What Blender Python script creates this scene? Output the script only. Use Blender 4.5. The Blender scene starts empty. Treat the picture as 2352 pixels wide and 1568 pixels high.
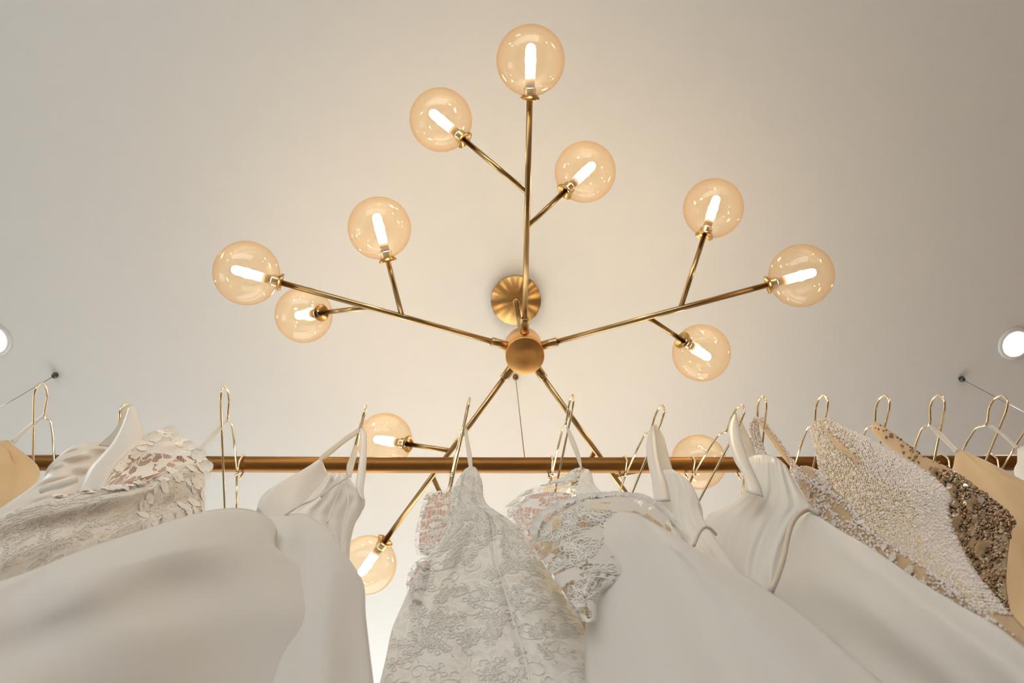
import bpy, bmesh, math, random
import numpy as np
from mathutils import Vector, Matrix
random.seed(7); rng = np.random.default_rng(7)
scene = bpy.context.scene
col = scene.collection
PI = math.pi

# ------------------------------------------------------------------ camera
CZ = 0.42                                   # lens height above the floor
F = 1789.0                                  # focal length in pixels of the 2352 x 1568 frame
M = np.array([[0.99943208, -0.0141876, -0.03056526],
              [0.00540997, 0.96283746, -0.27002733],
              [0.03326042, 0.26970862, 0.9623674]])     # world -> lens axes (right, down, forward)
cam = bpy.data.cameras.new('camera')
cam.sensor_width = 36.0
cam.lens = F / 2352 * 36
cam.clip_start = 0.02
cam.dof.use_dof = True
cam.dof.focus_distance = 1.6
cam.dof.aperture_fstop = 7.0
camo = bpy.data.objects.new('camera', cam)
col.objects.link(camo)
camo.matrix_world = Matrix(((M[0][0], -M[1][0], -M[2][0], 0), (M[0][1], -M[1][1], -M[2][1], 0),
                            (M[0][2], -M[1][2], -M[2][2], CZ), (0, 0, 0, 1)))
scene.camera = camo

# ------------------------------------------------------------------ daylight and exposure
world = bpy.data.worlds.new('overcast_sky')
scene.world = world
world.use_nodes = True
bg = world.node_tree.nodes['Background']
bg.inputs[0].default_value = (1.0, 1.0, 1.0, 1)
bg.inputs[1].default_value = 2.9
BULB_GLOW = 12.0                            # what the frosted envelope shows
BULB_WATTS = 0.45                           # what each lamp gives to the room
SPOT_STRENGTH = 70.0
vs = scene.view_settings
vs.view_transform = 'Standard'
vs.look = 'None'
vs.gamma = 1.0
vs.use_curve_mapping = False
vs.exposure = 0.35
scene.cycles.use_denoising = True
scene.cycles.use_light_tree = False
scene.cycles.max_bounces = 5
scene.cycles.diffuse_bounces = 3
scene.cycles.glossy_bounces = 2
scene.cycles.transmission_bounces = 2
scene.cycles.transparent_max_bounces = 10
scene.cycles.use_adaptive_sampling = True
scene.cycles.adaptive_threshold = 0.08
scene.cycles.adaptive_min_samples = 12
scene.cycles.sample_clamp_indirect = 8.0
scene.cycles.caustics_reflective = False

# ------------------------------------------------------------------ materials
def mat(name, color, rough=.6, metal=0., bump=0., bscale=300., var=0., vscale=8., transl=0., sheen=0., aniso=0.,
        tangent=False, spec=.5, coat=0., tcol=None, arot=0.):
    m = bpy.data.materials.new(name); m.use_nodes = True
    nt = m.node_tree; N = nt.nodes; L = nt.links
    b = N['Principled BSDF']
    b.inputs['Roughness'].default_value = rough
    b.inputs['Metallic'].default_value = metal
    b.inputs['Specular IOR Level'].default_value = spec
    b.inputs['Sheen Weight'].default_value = sheen
    b.inputs['Coat Weight'].default_value = coat
    tc = N.new('ShaderNodeTexCoord')
    csock = None
    if var > 0:
        no = N.new('ShaderNodeTexNoise'); no.inputs['Scale'].default_value = vscale; no.inputs['Detail'].default_value = 5
        L.new(tc.outputs['Object'], no.inputs['Vector'])
        mx = N.new('ShaderNodeMix'); mx.data_type = 'RGBA'
        mx.inputs['A'].default_value = (*[c * (1 - var) for c in color], 1)
        mx.inputs['B'].default_value = (*[min(1, c * (1 + var)) for c in color], 1)
        L.new(no.outputs['Fac'], mx.inputs['Factor'])
        csock = mx.outputs['Result']
        L.new(csock, b.inputs['Base Color'])
    else:
        b.inputs['Base Color'].default_value = (*color, 1)
    if bump > 0:
        n2 = N.new('ShaderNodeTexNoise'); n2.inputs['Scale'].default_value = bscale; n2.inputs['Detail'].default_value = 3
        L.new(tc.outputs['Object'], n2.inputs['Vector'])
        bp = N.new('ShaderNodeBump'); bp.inputs['Strength'].default_value = bump; bp.inputs['Distance'].default_value = .002
        L.new(n2.outputs['Fac'], bp.inputs['Height']); L.new(bp.outputs['Normal'], b.inputs['Normal'])
    if aniso > 0:
        b.inputs['Anisotropic'].default_value = aniso
        b.inputs['Anisotropic Rotation'].default_value = arot
        if tangent:
            tg = N.new('ShaderNodeTangent'); tg.direction_type = 'RADIAL'; tg.axis = 'Z'
            L.new(tg.outputs['Tangent'], b.inputs['Tangent'])
    if transl > 0:
        tr = N.new('ShaderNodeBsdfTranslucent')
        tr.inputs['Color'].default_value = (*(tcol or color), 1)
        ms = N.new('ShaderNodeMixShader'); ms.inputs['Fac'].default_value = transl
        L.new(b.outputs[0], ms.inputs[1]); L.new(tr.outputs[0], ms.inputs[2])
        L.new(ms.outputs[0], N['Material Output'].inputs['Surface'])
    return m

def emit(name, color, strength):
    m = bpy.data.materials.new(name); m.use_nodes = True
    N = m.node_tree.nodes; N.clear()
    e = N.new('ShaderNodeEmission'); o = N.new('ShaderNodeOutputMaterial')
    e.inputs['Color'].default_value = (*color, 1); e.inputs['Strength'].default_value = strength
    m.node_tree.links.new(e.outputs[0], o.inputs[0])
    return m

def glass_amber():
    m = bpy.data.materials.new('amber_glass'); m.use_nodes = True
    nt = m.node_tree; N = nt.nodes; L = nt.links; N.clear()
    lw = N.new('ShaderNodeLayerWeight'); lw.inputs['Blend'].default_value = .5
    ramp = N.new('ShaderNodeMix'); ramp.data_type = 'RGBA'
    ramp.inputs['A'].default_value = (.98, .89, .75, 1); ramp.inputs['B'].default_value = (.82, .54, .27, 1)
    pw = N.new('ShaderNodeMath'); pw.operation = 'POWER'; pw.inputs[1].default_value = 2.6
    L.new(lw.outputs['Facing'], pw.inputs[0]); L.new(pw.outputs[0], ramp.inputs['Factor'])
    t = N.new('ShaderNodeBsdfTransparent'); L.new(ramp.outputs['Result'], t.inputs['Color'])
    g = N.new('ShaderNodeBsdfGlossy'); g.inputs['Roughness'].default_value = .03
    g.inputs['Color'].default_value = (1, .96, .92, 1)
    p4 = N.new('ShaderNodeMath'); p4.operation = 'POWER'; p4.inputs[1].default_value = 4.0
    L.new(lw.outputs['Facing'], p4.inputs[0])
    fr = N.new('ShaderNodeMath'); fr.operation = 'MULTIPLY_ADD'; fr.inputs[1].default_value = .30; fr.inputs[2].default_value = .05
    L.new(p4.outputs[0], fr.inputs[0])
    mx = N.new('ShaderNodeMixShader'); o = N.new('ShaderNodeOutputMaterial')
    L.new(fr.outputs[0], mx.inputs['Fac']); L.new(t.outputs[0], mx.inputs[1]); L.new(g.outputs[0], mx.inputs[2])
    df = N.new('ShaderNodeBsdfTranslucent'); df.inputs['Color'].default_value = (1, .84, .62, 1)
    m3 = N.new('ShaderNodeMixShader'); m3.inputs[0].default_value = .024
    L.new(mx.outputs[0], m3.inputs[1]); L.new(df.outputs[0], m3.inputs[2])
    L.new(m3.outputs[0], o.inputs[0])
    return m

def glass_clear():
    m = bpy.data.materials.new('window_glass'); m.use_nodes = True
    N = m.node_tree.nodes; L = m.node_tree.links; N.clear()
    t = N.new('ShaderNodeBsdfTransparent'); t.inputs['Color'].default_value = (.95, .97, .96, 1)
    g = N.new('ShaderNodeBsdfGlossy'); g.inputs['Roughness'].default_value = .02
    lw = N.new('ShaderNodeLayerWeight'); lw.inputs['Blend'].default_value = .5
    p4 = N.new('ShaderNodeMath'); p4.operation = 'POWER'; p4.inputs[1].default_value = 5.0; L.new(lw.outputs['Facing'], p4.inputs[0])
    fr = N.new('ShaderNodeMath'); fr.operation = 'MULTIPLY_ADD'; fr.inputs[1].default_value = .5; fr.inputs[2].default_value = .04; L.new(p4.outputs[0], fr.inputs[0])
    mx = N.new('ShaderNodeMixShader'); o = N.new('ShaderNodeOutputMaterial')
    L.new(fr.outputs[0], mx.inputs[0]); L.new(t.outputs[0], mx.inputs[1]); L.new(g.outputs[0], mx.inputs[2]); L.new(mx.outputs[0], o.inputs[0])
    return m

def lace(name, color, cell=.0065, cord=.35, net=.065, motif=22., solid=.10, bump=.5, transl=.2):
    """corded lace: a fine net with wandering cords and filled motifs, open between them (UV in metres)"""
    m = bpy.data.materials.new(name); m.use_nodes = True
    nt = m.node_tree; N = nt.nodes; L = nt.links
    b = N['Principled BSDF']; b.inputs['Roughness'].default_value = .7; b.inputs['Base Color'].default_value = (*color, 1)
    b.inputs['Sheen Weight'].default_value = .2
    uv = N.new('ShaderNodeTexCoord')
    def math_(op, a, c=None):
        n = N.new('ShaderNodeMath'); n.operation = op
        for i, s in enumerate((a, c)):
            if s is None: continue
            if isinstance(s, (int, float)): n.inputs[i].default_value = s
            else: L.new(s, n.inputs[i])
        return n.outputs[0]
    nz = N.new('ShaderNodeTexNoise'); nz.inputs['Scale'].default_value = motif * 1.6; nz.inputs['Detail'].default_value = 1.5
    L.new(uv.outputs['UV'], nz.inputs['Vector'])
    mixv = N.new('ShaderNodeVectorMath'); mixv.operation = 'MULTIPLY_ADD'
    L.new(nz.outputs['Color'], mixv.inputs[0]); mixv.inputs[1].default_value = (.05, .05, 0); L.new(uv.outputs['UV'], mixv.inputs[2])
    v = N.new('ShaderNodeTexVoronoi'); v.feature = 'DISTANCE_TO_EDGE'; v.inputs['Scale'].default_value = motif * 2.2
    L.new(mixv.outputs[0], v.inputs['Vector'])
    v1 = N.new('ShaderNodeTexVoronoi'); v1.feature = 'F1'; v1.inputs['Scale'].default_value = motif * 2.2
    L.new(mixv.outputs[0], v1.inputs['Vector'])
    cordm = math_('LESS_THAN', v.outputs['Distance'], .05 * cord / .35)
    sep = N.new('ShaderNodeSeparateColor'); L.new(v1.outputs['Color'], sep.inputs[0])
    fill = math_('LESS_THAN', sep.outputs[0], solid)
    vn = N.new('ShaderNodeTexVoronoi'); vn.feature = 'DISTANCE_TO_EDGE'; vn.inputs['Scale'].default_value = 1 / cell * .9
    vn.inputs['Randomness'].default_value = .35
    L.new(uv.outputs['UV'], vn.inputs['Vector'])
    netm = math_('LESS_THAN', vn.outputs['Distance'], net)
    # ripple lines inside motifs
    a = math_('MAXIMUM', cordm, fill); a = math_('MAXIMUM', a, netm)
    hgt = math_('ADD', math_('MULTIPLY', cordm, 1.0), math_('MULTIPLY', fill, .45))
    bp = N.new('ShaderNodeBump'); bp.inputs['Strength'].default_value = bump; bp.inputs['Distance'].default_value = .004
    L.new(hgt, bp.inputs['Height']); L.new(bp.outputs['Normal'], b.inputs['Normal'])
    tl = N.new('ShaderNodeBsdfTranslucent'); tl.inputs['Color'].default_value = (*color, 1)
    m1 = N.new('ShaderNodeMixShader'); m1.inputs[0].default_value = transl
    L.new(b.outputs[0], m1.inputs[1]); L.new(tl.outputs[0], m1.inputs[2])
    t = N.new('ShaderNodeBsdfTransparent')
    m2 = N.new('ShaderNodeMixShader'); L.new(a, m2.inputs[0]); L.new(t.outputs[0], m2.inputs[1]); L.new(m1.outputs[0], m2.inputs[2])
    L.new(m2.outputs[0], N['Material Output'].inputs['Surface'])
    return m

def corded(name, color, low, scale=26., bump=.8):
    """lined corded lace: closed cloth with raised tangled cords and a fringe-like grain"""
    m = bpy.data.materials.new(name); m.use_nodes = True
    nt = m.node_tree; N = nt.nodes; L = nt.links
    b = N['Principled BSDF']; b.inputs['Roughness'].default_value = .75; b.inputs['Sheen Weight'].default_value = .25
    uv = N.new('ShaderNodeTexCoord')
    nz = N.new('ShaderNodeTexNoise'); nz.inputs['Scale'].default_value = scale * .7; nz.inputs['Detail'].default_value = 2
    L.new(uv.outputs['UV'], nz.inputs['Vector'])
    mv = N.new('ShaderNodeVectorMath'); mv.operation = 'MULTIPLY_ADD'; mv.inputs[1].default_value = (.06, .04, 0)
    L.new(nz.outputs['Color'], mv.inputs[0]); L.new(uv.outputs['UV'], mv.inputs[2])
    v = N.new('ShaderNodeTexVoronoi'); v.feature = 'DISTANCE_TO_EDGE'; v.inputs['Scale'].default_value = scale * 1.7
    L.new(mv.outputs[0], v.inputs['Vector'])
    n2 = N.new('ShaderNodeTexNoise'); n2.inputs['Scale'].default_value = scale * 5; n2.inputs['Detail'].default_value = 4
    n2.inputs['Distortion'].default_value = 1.2
    L.new(uv.outputs['UV'], n2.inputs['Vector'])
    r = N.new('ShaderNodeMapRange'); r.inputs['From Min'].default_value = 0; r.inputs['From Max'].default_value = .22
    r.inputs['To Min'].default_value = 1; r.inputs['To Max'].default_value = 0
    L.new(v.outputs['Distance'], r.inputs['Value'])
    ad = N.new('ShaderNodeMath'); ad.operation = 'MULTIPLY_ADD'; ad.inputs[1].default_value = .6
    L.new(r.outputs[0], ad.inputs[0]); L.new(n2.outputs['Fac'], ad.inputs[2])
    bp = N.new('ShaderNodeBump'); bp.inputs['Strength'].default_value = bump; bp.inputs['Distance'].default_value = .0035
    L.new(ad.outputs[0], bp.inputs['Height']); L.new(bp.outputs['Normal'], b.inputs['Normal'])
    mx = N.new('ShaderNodeMix'); mx.data_type = 'RGBA'; mx.inputs['A'].default_value = (*low, 1); mx.inputs['B'].default_value = (*color, 1)
    mr = N.new('ShaderNodeMapRange'); mr.inputs['From Min'].default_value = .35; mr.inputs['From Max'].default_value = .8
    L.new(ad.outputs[0], mr.inputs['Value']); L.new(mr.outputs[0], mx.inputs['Factor']); L.new(mx.outputs['Result'], b.inputs['Base Color'])
    return m

MT = {}
MT['ceiling'] = mat('ceiling_paint', (.80, .782, .76), .9, bump=.05, bscale=60, var=.02, vscale=14)
MT['wall'] = mat('wall_paint', (.80, .785, .77), .9, bump=.05, bscale=60, var=.02)
MT['wall_warm'] = mat('warm_bounce_plaster', (.78, .48, .26), .9, bump=.1, bscale=40, var=.06)  # unseen wall tint, added to bounce warm light onto the right side
MT['floor'] = mat('floor_oak', (.20, .165, .135), .5, var=.15, vscale=5)
MT['frame'] = mat('window_frame_white', (.75, .75, .74), .5)
MT['brass'] = mat('brushed_brass', (.52, .35, .165), .28, 1.0, bump=.03, bscale=900, aniso=.5)
MT['brass_disc'] = mat('spun_brass', (.60, .385, .155), .32, 1.0, aniso=.9, tangent=True, arot=.25)
MT['brass_hub'] = mat('spun_brass_hub', (.90, .47, .16), .34, 1.0, aniso=.7, tangent=True)
MT['rail'] = mat('satin_brass_rail', (.27, .125, .035), .46, 1.0, bump=.04, bscale=1200)
MT['wire'] = mat('gold_wire', (.93, .76, .50), .16, 1.0)
MT['steel'] = mat('steel_cable', (.35, .33, .30), .35, .9)
MT['dark'] = mat('gunmetal', (.10, .095, .09), .35, .8)
MT['thread'] = mat('threaded_nickel', (.75, .68, .55), .25, 1.0)
MT['bulbbase'] = mat('bulb_ceramic', (.55, .36, .20), .5)
MT['glass'] = glass_amber()
MT['winglass'] = glass_clear()
MT['bulb'] = emit('lit_bulb', (1.0, .80, .52), BULB_GLOW)
_nt = MT['bulb'].node_tree; _e = _nt.nodes['Emission']; _t = _nt.nodes.new('ShaderNodeBsdfTransparent'); _a = _nt.nodes.new('ShaderNodeAddShader')
_nt.links.new(_e.outputs[0], _a.inputs[0]); _nt.links.new(_t.outputs[0], _a.inputs[1]); _nt.links.new(_a.outputs[0], _nt.nodes['Material Output'].inputs[0])
MT['bulb'].cycles.emission_sampling = 'NONE'
bulb_light = bpy.data.lights.new('bulb_light', 'POINT'); bulb_light.energy = BULB_WATTS; bulb_light.color = (1.0, .87, .71); bulb_light.shadow_soft_size = .012
MT['spot'] = emit('lit_downlight', (1.0, .95, .88), SPOT_STRENGTH)
MT['white'] = mat('white_crepe', (.84, .805, .76), .75, bump=.12, bscale=700, transl=.12, sheen=.3, tcol=(.9, .75, .5))
MT['satin'] = mat('ivory_satin', (.86, .825, .78), .42, bump=.05, bscale=900, transl=.12, sheen=.2, tcol=(.9, .75, .5))
MT['satin_in'] = mat('shaded_strap_and_piping_satin', (.74, .66, .54), .55, bump=.05, bscale=900, transl=.15)  # darker satin: piping, and strap shade put into the colour
MT['champ'] = mat('champagne_satin', (.80, .645, .41), .5, bump=.05, bscale=900, transl=.3, sheen=.2, tcol=(.9, .62, .25))
MT['nude'] = mat('nude_lining', (.66, .43, .33), .7, bump=.1, bscale=700, transl=.15)
MT['nudegold'] = mat('nude_net', (.70, .54, .36), .7, bump=.25, bscale=500, transl=.25, tcol=(.85, .6, .3))
MT['ribbon'] = mat('ivory_ribbon', (.84, .79, .72), .45, transl=.3)
MT['cord'] = mat('embroidery_cord', (.90, .855, .795), .7)
MT['pearl'] = mat('pearl', (.82, .73, .67), .22, coat=.4)
MT['pearl_g'] = mat('gold_pearl', (.80, .67, .49), .22, coat=.4)
MT['bead'] = mat('bronze_bead', (.30, .19, .11), .2, .6)
MT['sequin'] = mat('silver_sequin', (.86, .84, .82), .15, .9)
MT['crystal'] = mat('copper_crystal', (.85, .50, .28), .12, .9)
MT['lace_open'] = lace('open_corded_lace', (.84, .81, .78))
MT['lace_floral'] = lace('floral_lace', (.84, .80, .75), cell=.005, motif=20, cord=.5, solid=.40, net=.06)
MT['corded'] = corded('corded_lace_cloth', (.88, .84, .78), (.80, .725, .63), bump=.45)
MT['corded_ivory'] = corded('ivory_floral_lace_cloth', (.85, .80, .73), (.76, .66, .53), scale=20, bump=.6)

# ------------------------------------------------------------------ helpers
def setp(o, label=None, cat=None, group=None, kind=None):
    if label: o['label'] = label
    if cat: o['category'] = cat
    if group: o['group'] = group
    if kind: o['kind'] = kind
    return o

def obj(name, V, Fc, m, parent=None, smooth=True, uv=None):
    me = bpy.data.meshes.new(name)
    me.from_pydata([tuple(map(float, p)) for p in V], [], [tuple(map(int, f)) for f in Fc])
    if smooth: me.polygons.foreach_set('use_smooth', [True] * len(me.polygons))
    if uv is not None:
        l = me.uv_layers.new(name='UVMap')
        idx = np.empty(len(me.loops), dtype=np.int32); me.loops.foreach_get('vertex_index', idx)
        l.data.foreach_set('uv', np.asarray(uv, dtype=np.float32)[idx].ravel())
    me.materials.append(m); me.update()
    o = bpy.data.objects.new(name, me); col.objects.link(o)
    if parent:
        o.parent = parent
        o.matrix_parent_inverse = parent.matrix_basis.inverted()
    return o

def empty(name, loc):
    o = bpy.data.objects.new(name, None); o.empty_display_size = .05
    o.location = loc; col.objects.link(o)
    return o

def box(x0, x1, y0, y1, z0, z1):
    V = [(x, y, z) for x in (x0, x1) for y in (y0, y1) for z in (z0, z1)]
    return V, [(0, 1, 3, 2), (4, 6, 7, 5), (0, 4, 5, 1), (2, 3, 7, 6), (0, 2, 6, 4), (1, 5, 7, 3)]

def frame_at(d):
    d = np.array(d, float); d /= np.linalg.norm(d)
    a = np.array([0, 0, 1.]) if abs(d[2]) < .9 else np.array([1., 0, 0])
    u = np.cross(a, d); u /= np.linalg.norm(u)
    return d, u, np.cross(d, u)

def lathe(prof, base, axis, n=32):
    """prof: (distance along axis, radius)"""
    d, u, w = frame_at(axis); base = np.array(base, float)
    V, Fc = [], []
    for s, r in prof:
        for k in range(n):
            a = 2 * PI * k / n
            V.append(base + d * s + (u * math.cos(a) + w * math.sin(a)) * r)
    for i in range(len(prof) - 1):
        for k in range(n):
            k2 = (k + 1) % n
            Fc.append((i * n + k, i * n + k2, (i + 1) * n + k2, (i + 1) * n + k))
    if prof[0][1] > 1e-5: Fc.append(tuple(range(n))[::-1])
    if prof[-1][1] > 1e-5: Fc.append(tuple((len(prof) - 1) * n + k for k in range(n)))
    return V, Fc

def tube(path, r, n=8, closed=False):
    P = [np.array(p, float) for p in path]
    V, Fc = [], []
    m = len(P); prev = None
    for i in range(m):
        a = P[i - 1] if (i > 0 or closed) else P[i]; b = P[(i + 1) % m] if (i < m - 1 or closed) else P[i]
        d = b - a; d /= np.linalg.norm(d) + 1e-12
        if prev is None: _, u, w = frame_at(d)
        else:
            u = prev - d * np.dot(prev, d); u /= np.linalg.norm(u) + 1e-12; w = np.cross(d, u)
        prev = u
        rr = r[i] if isinstance(r, (list, np.ndarray)) else r
        for k in range(n):
            t = 2 * PI * k / n
            V.append(P[i] + (u * math.cos(t) + w * math.sin(t)) * rr)
    for i in range(m if closed else m - 1):
        j = (i + 1) % m
        for k in range(n):
            k2 = (k + 1) % n
            Fc.append((i * n + k, i * n + k2, j * n + k2, j * n + k))
    if not closed:
        Fc.append(tuple(range(n))[::-1]); Fc.append(tuple((m - 1) * n + k for k in range(n)))
    return V, Fc

def catmull(P, n, closed=False):
    """resample a polyline of any dimension at n points evenly by length"""
    P = np.array(P, float)
    if len(P) == 1: return np.repeat(P, n, 0)
    if len(P) == 2:
        t = np.linspace(0, 1, n)[:, None]; return P[0] * (1 - t) + P[1] * t
    Q = np.vstack([2 * P[0] - P[1], P, 2 * P[-1] - P[-2]])
    out = []
    for i in range(1, len(Q) - 2):
        p0, p1, p2, p3 = Q[i - 1], Q[i], Q[i + 1], Q[i + 2]
        for t in np.linspace(0, 1, 12, endpoint=False):
            out.append(.5 * ((2 * p1) + (p2 - p0) * t + (2 * p0 - 5 * p1 + 4 * p2 - p3) * t * t + (3 * p1 - p0 - 3 * p2 + p3) * t ** 3))
    out.append(P[-1]); out = np.array(out)
    s = np.r_[0, np.cumsum(np.linalg.norm(np.diff(out[:, :2], axis=0), axis=1))]
    t = np.linspace(0, s[-1], n)
    return np.stack([np.interp(t, s, out[:, k]) for k in range(out.shape[1])], 1)

def ray(px, py):
    c = np.stack([np.asarray(px, float) - 1176, np.asarray(py, float) - 784, np.full(np.shape(px), F)], -1)
    return c @ M                                    # world direction
def at_h(px, py, h):
    r = ray(px, py); return r * (h / r[..., 2])[..., None] + np.array([0, 0, CZ])
def at_y(px, py, y):
    r = ray(px, py); return r * (y / r[..., 1])[..., None] + np.array([0, 0, CZ])
CAM = np.array([0, 0, CZ])

# ------------------------------------------------------------------ the room
H = 2.3 + CZ                                        # ceiling height
X0, X1, Y0, Y1 = -3.0, 3.0, -3.0, 2.2
def struct(name, geo, m): return setp(obj(name, *geo, m, smooth=False), kind='structure')
struct('floor', box(X0, X1, Y0, Y1, -.1, 0), MT['floor'])
struct('ceiling', box(X0, X1, Y0, Y1, H, H + .12), MT['ceiling'])
WY0, WY1, WZ0, WZ1 = .2, 1.2, .75, 1.95               # unseen left-wall opening, added to brighten the left of the ceiling
struct('wall_left', box(X0 - .12, X0, Y0, Y1, 0, WZ0), MT['wall'])
struct('wall_left_upper', box(X0 - .12, X0, Y0, Y1, WZ1, H), MT['wall'])
struct('wall_left_far', box(X0 - .12, X0, WY1, Y1, WZ0, WZ1), MT['wall'])
struct('wall_left_near', box(X0 - .12, X0, Y0, WY0, WZ0, WZ1), MT['wall'])
w = empty('window_3', (X0 - .06, (WY0 + WY1) / 2, WZ0)); setp(w, kind='structure')
for gm in (box(X0 - .09, X0 - .03, WY0, WY0 + .05, WZ0, WZ1), box(X0 - .09, X0 - .03, WY1 - .05, WY1, WZ0, WZ1),
           box(X0 - .09, X0 - .03, WY0 + .05, WY1 - .05, WZ0, WZ0 + .05), box(X0 - .09, X0 - .03, WY0 + .05, WY1 - .05, WZ1 - .05, WZ1)):
    obj('window_frame', *gm, MT['frame'], w, smooth=False)
obj('pane', *box(X0 - .066, X0 - .058, WY0 + .05, WY1 - .05, WZ0 + .05, WZ1 - .05), MT['winglass'], w, smooth=False)
struct('wall_right', box(X1, X1 + .12, Y0, Y1, 0, H), MT['wall_warm'])
FX0, FX1, FZ0, FZ1 = -1.5, 1.2, 1.25, H - .03            # unseen far-wall opening, added to brighten the far end of the ceiling
struct('wall_far', box(X0, X1, Y1, Y1 + .12, 0, FZ0), MT['wall'])
struct('wall_far_upper', box(X0, X1, Y1, Y1 + .12, FZ1, H), MT['wall'])
struct('wall_far_left', box(X0, FX0, Y1, Y1 + .12, FZ0, FZ1), MT['wall'])
struct('wall_far_right', box(FX1, X1, Y1, Y1 + .12, FZ0, FZ1), MT['wall'])
w = empty('window_4', ((FX0 + FX1) / 2, Y1 + .06, FZ0)); setp(w, kind='structure')
for gm in (box(FX0, FX0 + .05, Y1 + .03, Y1 + .09, FZ0, FZ1), box(FX1 - .05, FX1, Y1 + .03, Y1 + .09, FZ0, FZ1),
           box(FX0 + .05, FX1 - .05, Y1 + .03, Y1 + .09, FZ0, FZ0 + .05), box(FX0 + .05, FX1 - .05, Y1 + .03, Y1 + .09, FZ1 - .05, FZ1)):
    obj('window_frame', *gm, MT['frame'], w, smooth=False)
obj('pane', *box(FX0 + .05, FX1 - .05, Y1 + .056, Y1 + .064, FZ0 + .05, FZ1 - .05), MT['winglass'], w, smooth=False)
struct('baseboard_far', box(X0, X1, Y1 - .02, Y1, 0, .12), MT['frame'])
# unseen glazing added behind the lens to light the gowns from the front
struct('wall_near', box(X0, X1, Y0 - .15, Y0, 0, .15), MT['wall'])
struct('trim_1', box(X0, X1, Y0 - .15, Y0, 1.8, H), MT['wall'])
wn = 2
XG = X0 + 4.2                                       # glazing ends here; plain wall beyond
ZG = 1.8                                            # head of the added glazing, fascia above
struct('wall_near_right', box(XG, X1, Y0 - .15, Y0, .15, ZG), MT['wall_warm'])
for i in range(wn):
    a = X0 + (XG - X0) * i / wn; b = X0 + (XG - X0) * (i + 1) / wn
    w = empty('window_%d' % (i + 1), ((a + b) / 2, Y0 - .07, .15)); setp(w, kind='structure')
    z0, z1 = .15, ZG
    for g in (box(a, a + .05, Y0 - .1, Y0 - .04, z0, z1), box(b - .05, b, Y0 - .1, Y0 - .04, z0, z1),
              box(a + .05, b - .05, Y0 - .1, Y0 - .04, z0, z0 + .05), box(a + .05, b - .05, Y0 - .1, Y0 - .04, z1 - .05, z1)):
        obj('window_frame', *g, MT['frame'], w, smooth=False)
    obj('pane', *box(a + .05, b - .05, Y0 - .075, Y0 - .067, z0 + .05, z1 - .05), MT['winglass'], w, smooth=False)

# ------------------------------------------------------------------ recessed downlights
def downlight(px, py, label):
    p = at_h(px, py, 2.3); p[2] = H
    t = empty('downlight', p); setp(t, label, 'downlight', 'recessed ceiling downlights')
    obj('trim_ring', *lathe([(-.001, .036), (-.006, .038), (-.006, .050), (-.001, .052), (.0, .052)], p, (0, 0, 1), 40), MT['frame'], t)
    obj('lens', *lathe([(-.0035, .0001), (-.0035, .036), (-.001, .0365)], p, (0, 0, 1), 40), MT['spot'], t)
downlight(-14, 779, 'round white recessed downlight in ceiling beyond the beige gown, left edge')
downlight(2330, 789, 'round white recessed downlight in ceiling above the champagne gown, right edge')


# ------------------------------------------------------------------ chandelier
HUB = np.array([.089, .5118, 1.748 + CZ])
ch = empty('chandelier', (HUB[0], HUB[1], H))
setp(ch, 'brass branching chandelier with fifteen amber glass globes hanging from the ceiling', 'chandelier')
obj('canopy', *lathe([(0, .0755), (-.022, .0755), (-.025, .0735), (-.0252, .02), (-.0252, .0001)], (HUB[0], HUB[1], H), (0, 0, 1), 64), MT['brass_disc'], ch)
obj('rod', *tube([(HUB[0], HUB[1], HUB[2] + .04), (HUB[0], HUB[1], H - .02)], .0072, 16), MT['brass'], ch)
obj('rod_collar', *lathe([(-.040, .0072), (-.038, .011), (-.024, .011), (-.024, .0072)], (HUB[0], HUB[1], H), (0, 0, 1), 24), MT['brass'], ch)
hb = HUB[2] - .046; ht = HUB[2] + .047
obj('hub', *lathe([(0, .0001), (0, .0435), (.0012, .0445), (ht - hb - .001, .0445), (ht - hb, .0435), (ht - hb, .0001)], (HUB[0], HUB[1], hb), (0, 0, 1), 64), MT['brass_hub'], ch)
AZ, DR = -1.5743, -.1263
RG = .0691
rho = [-.1204, .0112, -.0575, -.1981, .3647]
lamp_geo = None
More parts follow.
